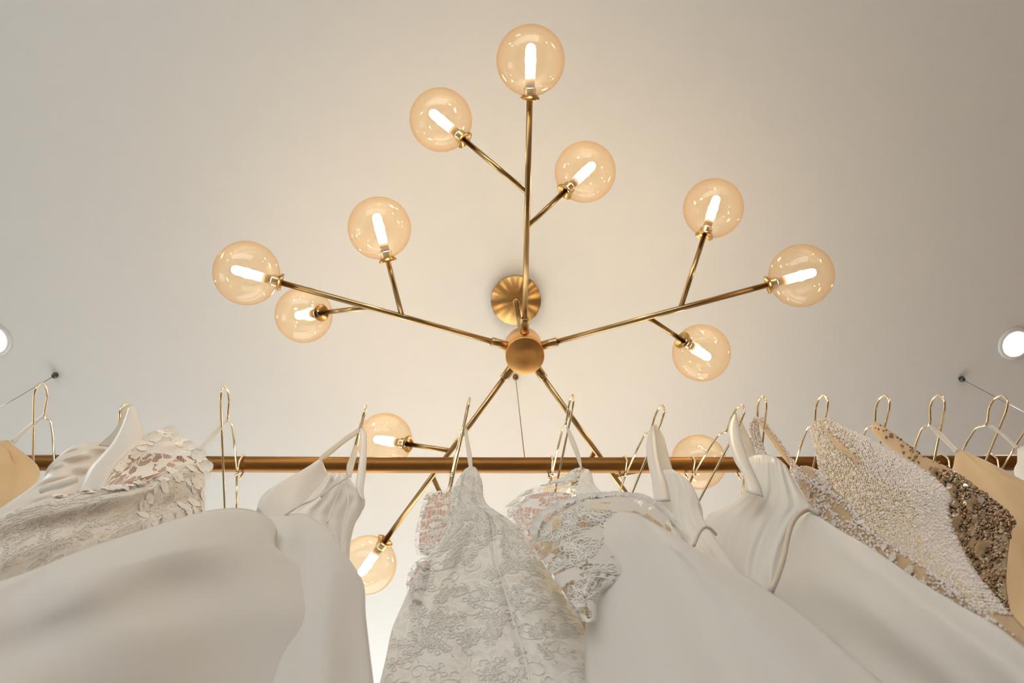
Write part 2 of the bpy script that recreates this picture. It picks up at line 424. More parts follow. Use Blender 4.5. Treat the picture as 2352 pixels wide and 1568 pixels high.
def lamp(center, d):
    """brass dish, threaded ring, ceramic base, lit capsule bulb and amber globe; d points out of the branch"""
    global lamp_geo
    if lamp_geo is None:
        s0 = -RG
        lamp_geo = [
            ('lamp_holder', lathe([(s0 + .0015, .0001), (s0 + .0015, .006), (s0 + .0005, .012), (s0 - .003, .0180), (s0 - .006, .0205), (s0 - .0054, .0210), (s0 - .001, .0190), (s0 + .003, .0128), (s0 + .004, .0001)], (0, 0, 0), (0, 0, 1), 32), 'brass_disc'),
            ('threaded_ring', lathe([(s0 + .001, .0132)] + [(s0 + .0025 + .0017 * i, .0138 if i % 2 else .0126) for i in range(9)] + [(s0 + .018, .0115)], (0, 0, 0), (0, 0, 1), 28), 'thread'),
            ('bulb_base', lathe([(s0 + .018, .0100), (s0 + .035, .0100), (s0 + .035, .0001)], (0, 0, 0), (0, 0, 1), 20), 'bulbbase'),
            ('bulb', lathe([(s0 + .033, .0095), (s0 + .045, .0103), (s0 + .090, .0103), (s0 + .0975, .0085), (s0 + .101, .0045), (s0 + .102, .0001)], (0, 0, 0), (0, 0, 1), 8), 'bulb'),
            ('glass_globe', lathe([(-RG * math.cos(a), RG * math.sin(a)) for a in np.linspace(.19, PI - .0001, 30)], (0, 0, 0), (0, 0, 1), 48), 'glass')]
        lamp_geo = [(n, obj(n, g[0], g[1][:-1] if n == 'glass_globe' else g[1], MT[mm])) for n, g, mm in lamp_geo]
        for n, o in lamp_geo: bpy.data.objects.remove(o) if False else None
        first = True
    else: first = False
    dd, u, w = frame_at(d)
    mw = Matrix(((u[0], w[0], dd[0], center[0]), (u[1], w[1], dd[1], center[1]), (u[2], w[2], dd[2], center[2]), (0, 0, 0, 1)))
    par = None
    for n, o in lamp_geo:
        c = o if first else o.copy()
        if not first: col.objects.link(c)
        if par is None:
            c.parent = ch; c.matrix_parent_inverse = ch.matrix_basis.inverted(); c.matrix_basis = mw; par = c
        else:
            c.parent = par; c.matrix_parent_inverse = Matrix(); c.matrix_basis = Matrix()
    lo = bpy.data.objects.new('bulb_light', bulb_light); col.objects.link(lo); lo.parent = par; lo.location = (0, 0, .0)
    return par
for k in range(5):
    a = AZ + k * 2 * PI / 5
    d = np.array([math.cos(a) * math.cos(DR), math.sin(a) * math.cos(DR), math.sin(DR)])
    l = np.array([math.sin(a), -math.cos(a), 0]); u = np.cross(l, d); u = u if u[2] > 0 else -u
    c_, s_ = math.cos(rho[k]), math.sin(rho[k])
    B = lambda v: v[0] * d + (v[1] * c_ - v[2] * s_) * l + (v[1] * s_ + v[2] * c_) * u
    pm = HUB + .6392 * d
    arm = obj('arm', *tube([HUB + .035 * d, HUB + (.6392 - RG + .001) * d], .0064, 14), MT['brass'], ch)
    obj('sleeve', *lathe([(.036, .0064), (.036, .0105), (.0805, .0105), (.0815, .0098), (.0815, .0064)], HUB, d, 24), MT['brass'], arm)
    lamp(pm, d)
    for at, v in ((.3704, (.1362, .1748, .137)), (.295, (.1008, -.1481, .0926))):
        p0 = HUB + at * d; p1 = p0 + B(v); dv = (p1 - p0) / np.linalg.norm(p1 - p0)
        br = obj('branch', *tube([p0, p1 - dv * (RG - .001)], .0058, 12), MT['brass'], arm)
        lamp(p1, dv)

# ------------------------------------------------------------------ clothes rail on its cables
RY, RH, RR = .757, 1.655, .0182
RX0, RX1 = -1.46, 1.66
def rail_z(x):
    q = (x - .09) / 1.2
    return RH + CZ - .008 + .016 * q * q
rl = empty('clothes_rail', (.09, RY, RH + CZ))
setp(rl, 'long round satin brass clothes rail hung from the ceiling on thin cables', 'clothes rail')
xs = np.linspace(RX0, RX1, 49)
obj('rail_tube', *tube([(x, RY, rail_z(x)) for x in xs], RR, 32), MT['rail'], rl)
for x in (RX0, RX1):
    obj('end_cap', *lathe([(-.006, .017), (-.006, .0195), (.006, .0195), (.008, .017), (.008, .0001)], (x, RY, rail_z(x)), (-1 if x < 0 else 1, 0, 0), 24), MT['rail'], rl)
for x, big in ((-1.308, 1), (.092, 0), (1.502, 1)):
    zr = rail_z(x) + RR
    c = obj('cable', *tube([(x, RY, zr), (x, RY, H - .01)], .0011, 6), MT['steel'] if big else MT['rail'], rl)
    obj('cable_clamp', *lathe([(-.003, .0001), (-.003, .0055), (.008, .0055), (.011, .003), (.011, .0001)], (x, RY, zr), (0, 0, 1), 16), MT['rail'], c)
    obj('ceiling_anchor', *lathe([(0, .006), (-.004, .0085), (-.010, .0092), (-.016, .0075), (-.020, .0035), (-.0205, .0001)], (x, RY, H), (0, 0, 1), 18), MT['dark'] if big else MT['rail'], c)

# ------------------------------------------------------------------ wire hangers
def fillet(P, r=.006, n=4):
    P = [np.array(p, float) for p in P]; out = [P[0]]
    for i in range(1, len(P) - 1):
        a, b, c = P[i - 1], P[i], P[i + 1]
        la, lc = np.linalg.norm(a - b), np.linalg.norm(c - b)
        rr = min(r, la * .45, lc * .45)
        p, q = b + (a - b) / la * rr, b + (c - b) / lc * rr
        for t in np.linspace(0, 1, n): out.append((1 - t) ** 2 * p + 2 * t * (1 - t) * b + t * t * q)
    out.append(P[-1]); return out
# (u along the hanger, v up) with v = 0 at the rail axis
hs = [(0, -.046), (.085, -.057), (.126, -.067), (.140, -.091), (.150, -.093), (.180, -.081), (.206, -.086), (.221, -.104), (.215, -.127), (.195, -.133)]
half = [(u_, v_) for u_, v_ in hs]
frame2d = half + [(-u_, v_) for u_, v_ in half[::-1]]
RHK = RR + .0030
hook2d = [(0, -.046), (.004, -.036), (.020, -.022), (RHK, -.006)] + [(RHK * math.cos(t), RHK * math.sin(t)) for t in np.linspace(.15, PI - .1, 12)] + [(-RHK, -.012), (-RHK - .001, -.026)]
hanger_mesh = {}
def hanger(tip, hook_px, label, hold=None):
    # rail point under the hook
    xr = 0.
    for _ in range(3):
        q = at_h(np.array(hook_px), np.array(1072.), RH)
        xr = q[0] * RY / q[1] if False else q[0]
    zr = rail_z(xr)
    tp = at_h(np.array(tip[0]), np.array(tip[1]), zr - CZ - .104)
    dx, dy = tp[0] - xr, tp[1] - RY
    Ls = math.hypot(dx, dy); s = Ls / .221
    psi = math.atan2(dy, dx)
    o = empty('wire_hanger', (xr, RY, zr)); o.rotation_euler = (0, 0, psi); setp(o, label, 'hanger', 'gold wire hangers on the rail')
    pts = fillet([(u_ * s, 0, v_) for u_, v_ in frame2d], .008)
    V, Fc = tube(pts  , .0025, 8, True)
    f = obj('shoulder_frame', V, Fc, MT['wire']); f.parent = o
    V, Fc = tube([(u_, 0, v_) for u_, v_ in fillet([(a, b) for a, b in hook2d], .004)]  , .0025, 8)
    g = obj('hook', V, Fc, MT['wire']); g.parent = o
    V, Fc = tube([(.0, 0, -.052), (.0, 0, -.040)], .0036, 8)
    t = obj('twist', V, Fc, MT['wire']); t.parent = o
    return o, s
HG = [((96, 877), 150, 'gold wire hanger with the beige gown, nearest the left edge'),
      ((287, 925), 348, 'gold wire hanger with a wide folded ivory satin strap over it'),
      ((516, 885), 560, 'gold wire hanger with the scalloped floral lace gown on a ribbon loop'),
      ((842, 930), 812, 'gold wire hanger with the ivory halter gown in front of a glowing globe'),
      ((1079, 912), 1040, 'gold wire hanger with the corded lace gown below the hub'),
      ((1316, 905), 1263, 'gold wire hanger with the lace-shouldered gown, right of the hub'),
      ((1523, 929), 1428, 'gold wire hanger with the narrow white satin strap, standing alone right of centre'),
      ((1706, 929), 1580, 'gold wire hanger with the wide strap of the ruched satin gown'),
      ((1752, 908), 1692, 'gold wire hanger with the beaded narrow straps'),
      ((1893, 905), 1800, 'gold wire hanger inside the pearl covered gown'),
      ((2033, 906), 1930, 'gold wire hanger with the gold sequin gown'),
      ((2157, 905), 2060, 'gold wire hanger with the champagne satin gown on a ribbon loop'),
      ((2302, 906), 2160, 'gold wire hanger crossing the steel cable, nearest the right edge'),
      ((2425, 908), 2272, 'gold wire hanger mostly cut off by the right edge, hook on the rail')]
for tip, hk, lb in HG:
    hanger(tip, hk, lb)

# ------------------------------------------------------------------ gowns
class Sheet:
    """a cloth panel: image-ordered control rows laid on an upright plane through an anchor, bulged, folded and closed behind"""
    def __init__(s, rows, anchor, theta=0., tilt=0., bulge=.02, T=.06, folds=(), nu=44, nv=64, drop=True, top=.12, flare=.04, groove=None):
        R = [catmull([(p[0], p[1], p[2] if len(p) > 2 else 0.) for p in r], nu) for r in rows]
        R = np.array(R)                                           # rows, nu, 3
        G = np.stack([catmull_v(R[:, j], nv) for j in range(nu)], 1)   # nv, nu, 3
        A = at_y(np.array(anchor[0], float), np.array(anchor[1], float), anchor[2])
        sg = -1. if A[0] > 0 else 1.
        th = math.radians(theta)
        n = np.array([sg * math.sin(th), -math.cos(th), -math.tan(math.radians(tilt))])
        rr = ray(G[..., 0], G[..., 1])
        k = ((A - CAM) @ n) / (rr @ n)
        t = np.linspace(0, 1, nu)[None, :]; v = np.linspace(0, 1, nv)[:, None]
        prof = np.sqrt(np.clip(np.sin(PI * t), 0, 1)) * np.ones_like(v)
        topf = np.sqrt(np.clip(v / top, 0, 1)) if top > 0 else np.ones_like(v)
        off = bulge * (prof * topf) + G[..., 2]
        for (amp, fu, fv, ph) in folds:
            off = off + amp * np.sin(2 * PI * (fu * t + fv * v) + ph) * prof * topf
        if groove:                                               # a pressed seam line running down the cloth
            off = off - groove[2] * np.exp(-((t - groove[0] - groove[3] * v) / groove[1]) ** 2) * np.clip((v - .22) / .12, 0, 1)
        dist = np.linalg.norm(rr, axis=-1) * k
        k2 = k * (1 - off / dist)
        P = CAM + rr * k2[..., None]
        back = np.array([-n[0], -n[1], 0.]); back /= np.linalg.norm(back)
        Bk = CAM + rr * k[..., None] + back * (T * prof * topf)[..., None]
        if drop:
            ex, eb = [], []
            zl = P[-1, :, 2]; steps = 7
            for i in range(1, steps + 1):
                q = i / steps
                z = zl + (.16 - zl) * q
                w = flare * q
                c = P[-1] + back * 0; nrm = -back
                wave = .5 + .5 * np.sin(np.linspace(0, 4 * PI, nu))
                e = P[-1] + (nrm[None] * (w * (.4 + .6 * wave) * prof[-1])[:, None]); e[:, 2] = z; ex.append(e)
                f_ = Bk[-1] + (back[None] * (w * prof[-1])[:, None]); f_[:, 2] = z; eb.append(f_)
            P = np.concatenate([P, np.array(ex)]); Bk = np.concatenate([Bk, np.array(eb)])
        s.P, s.B, s.nu, s.n = P, Bk, nu, n
        s.nv_vis = nv
    def mesh(s, open_=False):
        P, Bk = s.P, s.B; nv, nu = P.shape[:2]
        if open_:                                                # a single layer of cloth
            cu = np.concatenate([np.zeros((nv, 1)), np.cumsum(np.linalg.norm(np.diff(P, axis=1), axis=2), axis=1)], 1); cu = cu - cu[:, nu // 2][:, None]
            dv = np.r_[0, np.cumsum(np.linalg.norm(np.diff(P[:, nu // 2], axis=0), axis=1))]
            uv = np.stack([cu, np.repeat(dv[:, None], nu, 1)], -1).reshape(-1, 2)
            return P.reshape(-1, 3), [(i * nu + j, (i + 1) * nu + j, (i + 1) * nu + j + 1, i * nu + j + 1) for i in range(nv - 1) for j in range(nu - 1)], uv
        loop = np.concatenate([P, Bk[:, -2:0:-1]], 1)             # closed loops
        m = loop.shape[1]
        V = loop.reshape(-1, 3)
        i, j = np.meshgrid(np.arange(nv - 1), np.arange(m), indexing='ij')
        j2 = (j + 1) % m
        Fc = np.stack([i * m + j, (i + 1) * m + j, (i + 1) * m + j2, i * m + j2], -1).reshape(-1, 4)
        du = np.r_[0, np.cumsum(np.linalg.norm(np.diff(P[min(nv - 1, s.nv_vis * 2 // 3)], axis=0), axis=1))]
        dv = np.r_[0, np.cumsum(np.linalg.norm(np.diff(P[:, nu // 2], axis=0), axis=1))]
        # per-row widths keep the pattern in metres
        U = np.zeros((nv, m)); W = np.zeros((nv, m))
        cu = np.concatenate([np.zeros((nv, 1)), np.cumsum(np.linalg.norm(np.diff(P, axis=1), axis=2), axis=1)], 1)
        cu = cu - cu[:, nu // 2][:, None]
        U[:, :nu] = cu; U[:, nu:] = cu[:, -2:0:-1] + .37
        W[:] = dv[:, None]
        uv = np.stack([U, W], -1).reshape(-1, 2)
        caps = [tuple(range(m)), tuple((nv - 1) * m + k for k in range(m - 1, -1, -1))]
        return V, [tuple(f) for f in Fc] + caps, uv
    def point(s, t, v, lift=0.):
        """position and outward normal at t across, v down the visible cloth"""
        P = s.P[:s.nv_vis]; nv, nu = P.shape[:2]
        a = np.clip(v, 0, .9999) * (nv - 1); b = np.clip(t, 0, .9999) * (nu - 1)
        i = a.astype(int); j = b.astype(int); fa = (a - i)[:, None]; fb = (b - j)[:, None]
        p = (P[i, j] * (1 - fa) + P[i + 1, j] * fa) * (1 - fb) + (P[i, j + 1] * (1 - fa) + P[i + 1, j + 1] * fa) * fb
        e1 = P[i, j + 1] - P[i, j]; e2 = P[i + 1, j] - P[i, j]
        nn = np.cross(e2, e1); nn /= np.linalg.norm(nn, axis=1)[:, None] + 1e-12
        flip = np.sign(np.einsum('ij,ij->i', nn, CAM - p)); nn *= flip[:, None]
        return p + nn * lift, nn

def catmull_v(P, n):
    P = np.array(P, float)
    if len(P) == 2:
        t = np.linspace(0, 1, n)[:, None]; return P[0] * (1 - t) + P[1] * t
    Q = np.vstack([2 * P[0] - P[1], P, 2 * P[-1] - P[-2]])
    x = np.linspace(0, len(P) - 1 - 1e-6, n); i = x.astype(int); t = (x - i)[:, None]
    p0, p1, p2, p3 = Q[i], Q[i + 1], Q[i + 2], Q[i + 3]
    return .5 * ((2 * p1) + (p2 - p0) * t + (2 * p0 - 5 * p1 + 4 * p2 - p3) * t * t + (3 * p1 - p0 - 3 * p2 + p3) * t ** 3)

def gown(label, at, name='gown', group=None):
    o = empty(name, at); setp(o, label, 'gown', group or 'gowns hanging on the rail'); return o
def put(name, sh, m, parent, label=None):
    V, Fc, uv = sh.mesh(m in (MT['lace_open'], MT['lace_floral']))
    o = obj(name, V, Fc, m, parent, uv=uv)
    if label: o['label'] = label
    return o
def base(px, py, y):
    p = at_y(np.array(float(px)), np.array(float(py)), y); return (p[0], p[1], .16)

def strip(pL, pR, y0, y1=None, nu=6, nv=26, T=.0015, bow=.0):
    """a flat strap between two edge curves in depth y0 -> y1"""
    a = catmull(pL, nv); b = catmull(pR, nv)
    ys = np.linspace(y0, y0 if y1 is None else y1, nv)
    t = np.linspace(0, 1, nu)
    G = a[:, None, :2] * (1 - t)[None, :, None] + b[:, None, :2] * t[None, :, None]
    P = at_y(G[..., 0], G[..., 1], ys[:, None] - bow * np.sin(PI * t)[None, :])
    Bk = P + np.array([0, T, T * .3])
    loop = np.concatenate([P, Bk[:, ::-1]], 1); m = loop.shape[1]
    V = loop.reshape(-1, 3)
    Fc = [(i * m + j, (i + 1) * m + j, (i + 1) * m + (j + 1) % m, i * m + (j + 1) % m) for i in range(nv - 1) for j in range(m)]
    Fc += [tuple(range(m)), tuple((nv - 1) * m + k for k in range(m - 1, -1, -1))]
    uv = np.stack([loop[..., 0], loop[..., 2]], -1).reshape(-1, 2)
    return V, Fc, uv
def put_strip(name, m, parent, *a, label=None, **k):
    V, Fc, uv = strip(*a, **k); o = obj(name, V, Fc, m, parent, uv=uv)
    if label: o['label'] = label
    return o
def piping(name, pts, ys, r, m, parent, label=None):
    c = catmull(pts, 40); y = np.interp(np.linspace(0, 1, 40), np.linspace(0, 1, len(ys)), ys)
    o = obj(name, *tube(at_y(c[:, 0], c[:, 1], y), r, 8), m, parent)
    if label: o['label'] = label
    return o

def ico():
    bm = bmesh.new(); bmesh.ops.create_icosphere(bm, subdivisions=1, radius=1)
    V = np.array([v.co[:] for v in bm.verts]); Fc = np.array([[v.index for v in f.verts] for f in bm.faces]); bm.free(); return V, Fc
ICO = ico()
def beads(name, P, r, m, parent, label=None, stuff=True):
    V0, F0 = ICO; n = len(P); r = np.broadcast_to(r, (n,))
    V = (P[:, None, :] + V0[None] * r[:, None, None]).reshape(-1, 3)
    Fc = (F0[None] + (np.arange(n) * len(V0))[:, None, None]).reshape(-1, 3)
    o = obj(name, V, Fc, m, parent)
    if stuff: o['kind'] = 'stuff'
    if label: o['label'] = label
    return o
def discs(P, Nn, r, n=8):
    V, Fc = [], []
    for p, q, rr in zip(P, Nn, r):
        d, u, w = frame_at(q + rng.normal(0, .35, 3)); b = len(V)
        for s_ in (0, .0006):
            for k in range(n):
                a = 2 * PI * k / n; V.append(p + d * s_ + (u * math.cos(a) + w * math.sin(a)) * rr)
        Fc += [tuple(b + k for k in range(n))[::-1], tuple(b + n + k for k in range(n))]
        Fc += [(b + k, b + (k + 1) % n, b + n + (k + 1) % n, b + n + k) for k in range(n)]
    return V, Fc
def blossom(p, nrm, R, petals=5, ruffle=.3):
    """a small cloth flower: cupped petals round a centre"""
    d, u, w = frame_at(nrm); V, Fc = [], []
    for k in range(petals):
        a0 = 2 * PI * k / petals + rng.uniform(-.2, .2); b = len(V)
        ax = u * math.cos(a0) + w * math.sin(a0); sx = -u * math.sin(a0) + w * math.cos(a0)
        for s_ in np.linspace(.08, 1, 5):
            hw = R * .62 * math.sin(PI * (.12 + .8 * s_)) ** .6
            for q in (-1, -.5, 0, .5, 1):
                V.append(p + ax * R * s_ + sx * hw * q + d * (R * (ruffle * (.25 + s_ * s_ * (.6 + .4 * math.cos(q * 3 + k)) + .3 * q * q))))
        for i in range(4):
            for j in range(4):
                Fc.append((b + i * 5 + j, b + i * 5 + j + 1, b + i * 5 + j + 6, b + i * 5 + j + 5))
    return V, Fc
def motif():
    """plane curves in metres: a small flower, a leaf spray or a scroll"""
    kind = rng.integers(0, 3); out = []; th = rng.uniform(0, 2 * PI)
    if kind == 0:
        R = rng.uniform(.008, .013); n = rng.integers(4, 7)
        for k in range(n):
            a = th + 2 * PI * k / n; q = np.linspace(0, 1, 13)
            r_ = R * np.sin(PI * q) ** .55 * (1 + 0 * q); w = .62 * np.sin(2 * PI * q) * .55
            out.append(np.stack([r_ * np.cos(a + w), r_ * np.sin(a + w)], 1))
    elif kind == 1:
        L_ = rng.uniform(.025, .045); q = np.linspace(0, 1, 14); bend = rng.uniform(-1.2, 1.2)
        x, y = L_ * q, L_ * bend * .35 * q * q
        st = np.stack([x, y], 1); out.append(st)
        for i in (3, 5, 7, 9, 11):
            for sg in (-1, 1):
                a = sg * rng.uniform(.6, 1.0) + bend * q[i] * .6; ll = rng.uniform(.006, .011); p = np.linspace(0, 1, 9)
                c = np.stack([ll * np.sin(PI * p / 2 * 1.0), .3 * ll * np.sin(PI * p)], 1)
                lp = np.concatenate([c, np.stack([c[::-1, 0], -c[::-1, 1]], 1)])
                R_ = np.array([[math.cos(a), -math.sin(a)], [math.sin(a), math.cos(a)]])
                out.append(lp @ R_.T + st[i])
    else:
        q = np.linspace(0, 1, 26); r_ = rng.uniform(.010, .018) * (1 - .8 * q); a = q * rng.uniform(5, 8) * rng.choice([-1, 1])
        out.append(np.stack([r_ * np.cos(a), r_ * np.sin(a)], 1))
    R_ = np.array([[math.cos(th), -math.sin(th)], [math.sin(th), math.cos(th)]])
    return [c @ R_.T for c in out]
def cords(sheet, n, r, parent, box4, m='cord', scale=1.0):
    """raised embroidery cords lying on a cloth panel"""
    P = sheet.P[:sheet.nv_vis]; parts = []
    for _ in range(n):
        t0 = rng.uniform(box4[0], box4[1]); v0 = rng.uniform(box4[2], box4[3])
        i = int(v0 * (P.shape[0] - 2)); j = int(t0 * (P.shape[1] - 2))
        lt = np.linalg.norm(P[i, j + 1] - P[i, j]) * (P.shape[1] - 1); lv = np.linalg.norm(P[i + 1, j] - P[i, j]) * (P.shape[0] - 1)
        for c in motif():
            tt = t0 + c[:, 0] * scale / lt; vv = v0 + c[:, 1] * scale / lv
            if tt.min() < .008 or tt.max() > .992 or vv.min() < .008 or vv.max() > .985: continue
            p, _n = sheet.point(tt, vv, r * .6); parts.append(tube(p, r, 4))
    o = obj('lace_cords', *merged(parts), MT[m], parent); o['kind'] = 'stuff'
    return o
def merged(parts):
    V, Fc = [], []
    for v, f in parts:
        b = len(V); V += list(v); Fc += [tuple(i + b for i in q) for q in f]
    return V, Fc

# ---- far left: beige gown
g = gown('beige gown with a thin ribbon loop cut by the left edge', base(-60, 1060, .62))
sh = Sheet([[(-70, 1012), (-30, 1008), (0, 1012), (20, 1011), (31, 1022)],
            [(-110, 1045), (-50, 1035), (0, 1040), (22, 1044), (34, 1058), (80, 1061)],
            [(-150, 1085), (-80, 1080), (0, 1085), (60, 1080), (92, 1086)],
            [(-220, 1160), (-120, 1150), (-20, 1150), (50, 1140), (84, 1110)],
            [(-420, 1420), (-280, 1380), (-130, 1330), (-30, 1280), (30, 1220)]], (-10, 1010, .61), 60, 0, .03, .07,
           folds=[(.006, 2.2, .6, 0), (.004, 4, -.5, 1)])
put('bodice', sh, MT['champ'], g)
put_strip('ribbon_loop', MT['ribbon'], g, [(103, 948), (66, 976), (24, 1010)], [(108, 953), (72, 982), (33, 1018)], .612, .606)

# ---- ivory satin gown with a wide folded strap
g = gown('ivory satin gown with a wide folded strap and draped gathered bodice', base(180, 1060, .6))
sh = Sheet([[(150, 1034), (176, 1020), (205, 1014), (236, 1013), (262, 1018)],
            [(122, 1060), (160, 1046), (205, 1036), (245, 1036), (268, 1040)],
            [(112, 1085), (150, 1072), (200, 1066), (240, 1066), (262, 1070)],
            [(62, 1125), (120, 1112), (180, 1100), (232, 1100), (254, 1105)],
            [(-20, 1182), (60, 1172), (140, 1160), (220, 1150), (250, 1145)],
            [(-160, 1300), (-40, 1280), (80, 1260), (180, 1240), (230, 1230)]], (230, 1014, .62), 50, 0, .035, .06,
           folds=[(.009, .8, 4.2, 0), (.005, -1.2, 6.5, 1)], nv=80)
put('bodice', sh, MT['satin'], g)
put_strip('strap', MT['satin'], g, [(293, 938), (291, 948), (277, 982), (256, 1018), (228, 1050), (201, 1082), (174, 1132)],
          [(304, 927), (319, 957), (328, 990), (319, 1014), (290, 1042), (262, 1072), (236, 1124)], .565, .535, bow=.004)
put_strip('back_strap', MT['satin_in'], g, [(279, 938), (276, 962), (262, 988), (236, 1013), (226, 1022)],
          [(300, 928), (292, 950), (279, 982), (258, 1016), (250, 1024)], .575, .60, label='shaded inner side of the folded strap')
V, Fc = tube(at_y(np.array([92., 112, 140, 175]), np.array([1128., 1119, 1112, 1100]), .53), np.array([.004, .006, .007, .006]), 12)
obj('gathered_tuck', V, Fc, MT['cord'], g)

# ---- scalloped floral lace gown
g = gown('ivory floral lace gown with a scalloped open neckline and nude lining', base(380, 1100, .6))
# back collar seen from inside
shc = Sheet([[(262, 1070), (285, 1036), (318, 1012), (350, 998), (385, 992), (415, 1004), (440, 1022), (462, 1046), (474, 1074)],
             [(255, 1090), (290, 1062), (325, 1040), (360, 1030), (395, 1030), (425, 1040), (448, 1056), (464, 1076), (474, 1094)],
             [(240, 1124), (290, 1108), (330, 1096), (365, 1086), (400, 1080), (430, 1084), (450, 1096), (464, 1108), (472, 1120)]],
            (400, 1030, .66), 20, 0, -.02, -.004, drop=False, nv=40, top=0)
put('back_collar', shc, MT['lace_floral'], g, 'see-through floral lace collar')
shn = Sheet([[(258, 1086), (300, 1060), (340, 1046), (380, 1046), (410, 1058), (430, 1076)],
             [(240, 1124), (290, 1112), (330, 1104), (365, 1098), (400, 1096), (430, 1100)]], (400, 1030, .69), 20, 0, -.01, -.004, drop=False, nv=24, top=0)
put('lining', shn, MT['nude'], g, 'dusky nude lining inside the neckline')
sh = Sheet([[(178, 1132), (240, 1119), (300, 1111), (345, 1101), (378, 1081), (418, 1068), (450, 1064), (470, 1082)],
            [(90, 1150), (180, 1140), (270, 1130), (340, 1118), (390, 1100), (430, 1092), (455, 1094), (472, 1105)],
            [(0, 1185), (100, 1172), (220, 1158), (320, 1144), (390, 1130), (430, 1122), (458, 1126), (470, 1138)],
            [(-80, 1240), (50, 1222), (180, 1200), (300, 1180), (390, 1166), (440, 1160), (472, 1172)],
            [(-140, 1330), (20, 1290), (160, 1255), (290, 1222), (390, 1200), (480, 1185)],
            [(-260, 1480), (-60, 1400), (120, 1340), (280, 1290), (420, 1260), (500, 1240)]], (440, 1066, .60), 55, 0, .03, .08,
           folds=[(.010, .25, 2.3, 2.2), (.004, 2, 3.5, .5)], nu=60, nv=90)
put('bodice', sh, MT['corded_ivory'], g)
fl = []
for _ in range(36):                                   # lace blossoms along the neckline and right side
    t = rng.uniform(.72, .99); v = rng.uniform(0, .85)
    p, q = sh.point(np.array([t]), np.array([v]), .001); fl.append(blossom(p[0], q[0], rng.uniform(.007, .012), 5, .05))
for _ in range(24):
    t = rng.uniform(0, .6); v = rng.uniform(0, .12)
    p, q = sh.point(np.array([t]), np.array([v]), .001); fl.append(blossom(p[0], q[0], rng.uniform(.006, .010), 5, .05))
for _ in range(26):
    t = rng.uniform(.05, .98); v = rng.uniform(.0, .5)
    p, q = shc.point(np.array([t]), np.array([v]), .001); fl.append(blossom(p[0], q[0], rng.uniform(.007, .012), 5, .05))
cords(sh, 120, .0007, g, (.03, .97, .03, .9), scale=1.3)
o = obj('lace_blossoms', *merged(fl), MT['cord'], g); o['kind'] = 'stuff'
for i, (x, y, r) in enumerate([(355, 1004, .014), (393, 992, .016), (405, 1005, .011), (432, 1024, .012), (456, 1044, .015), (472, 1072, .014), (470, 1095, .012), (330, 1010, .012), (300, 1030, .011)]):
    p = at_y(np.array(float(x)), np.array(float(y)), .645)
    obj('scallop', *merged([blossom(p, np.array([.3, -.8, -.5]), r, 6, .2)]), MT['cord'], g)
put_strip('ribbon_loop', MT['ribbon'], g, [(519, 960), (488, 993), (452, 1032)], [(527, 964), (497, 998), (461, 1034)], .615, .61)

# ---- large plain white gown close to the lens
g = gown('large plain white gown filling the lower left foreground', base(300, 1300, .42))
sh = Sheet([[(-60, 1352), (60, 1314), (200, 1258), (340, 1212), (450, 1178), (530, 1166), (585, 1172), (622, 1192), (637, 1218)],
            [(-200, 1440), (0, 1375), (160, 1320), (320, 1272), (450, 1242), (540, 1236), (590, 1240), (628, 1250), (640, 1268)],
            [(-300, 1560), (-60, 1460), (140, 1390), (320, 1340), (450, 1312), (540, 1304), (620, 1306), (690, 1312), (722, 1322)],
            [(-360, 1650), (-80, 1540), (130, 1460), (320, 1410), (460, 1384), (560, 1374), (660, 1378), (750, 1390), (796, 1404)],
            [(-400, 1720), (-100, 1620), (120, 1540), (320, 1490), (460, 1466), (570, 1456), (680, 1460), (780, 1472), (830, 1486)],
            [(-600, 2000), (-200, 1860), (80, 1760), (320, 1710), (480, 1680), (600, 1670), (720, 1670), (820, 1670), (868, 1670)]], (530, 1166, .50), 30, 5, .06, .10,
           folds=[(.010, 1.6, .5, 1.0), (.007, 3.1, -.8, 0), (.006, .6, 2.0, 2)], nu=60, nv=70, top=.25)
put('skirt', sh, MT['white'], g)
sh = Sheet([[(600, 1186), (640, 1181), (694, 1179), (720, 1190), (745, 1206), (766, 1226)],
            [(590, 1260), (650, 1240), (700, 1230), (745, 1236), (776, 1252), (783, 1272)],
            [(580, 1340), (650, 1310), (710, 1298), (760, 1302), (805, 1300), (833, 1333)],
            [(570, 1420), (650, 1400), (710, 1390), (770, 1390), (820, 1400), (841, 1420)],
            [(560, 1580), (640, 1576), (720, 1572), (790, 1570), (830, 1570), (859, 1572)],
            [(540, 1760), (640, 1760), (720, 1760), (800, 1760), (850, 1760), (885, 1760)]], (690, 1180, .56), 8, 3, .035, .07,
           folds=[(.006, 1.2, .8, 0), (.004, 2.6, .3, 2)], nv=70, top=.2)
put('draped_bodice', sh, MT['white'], g)

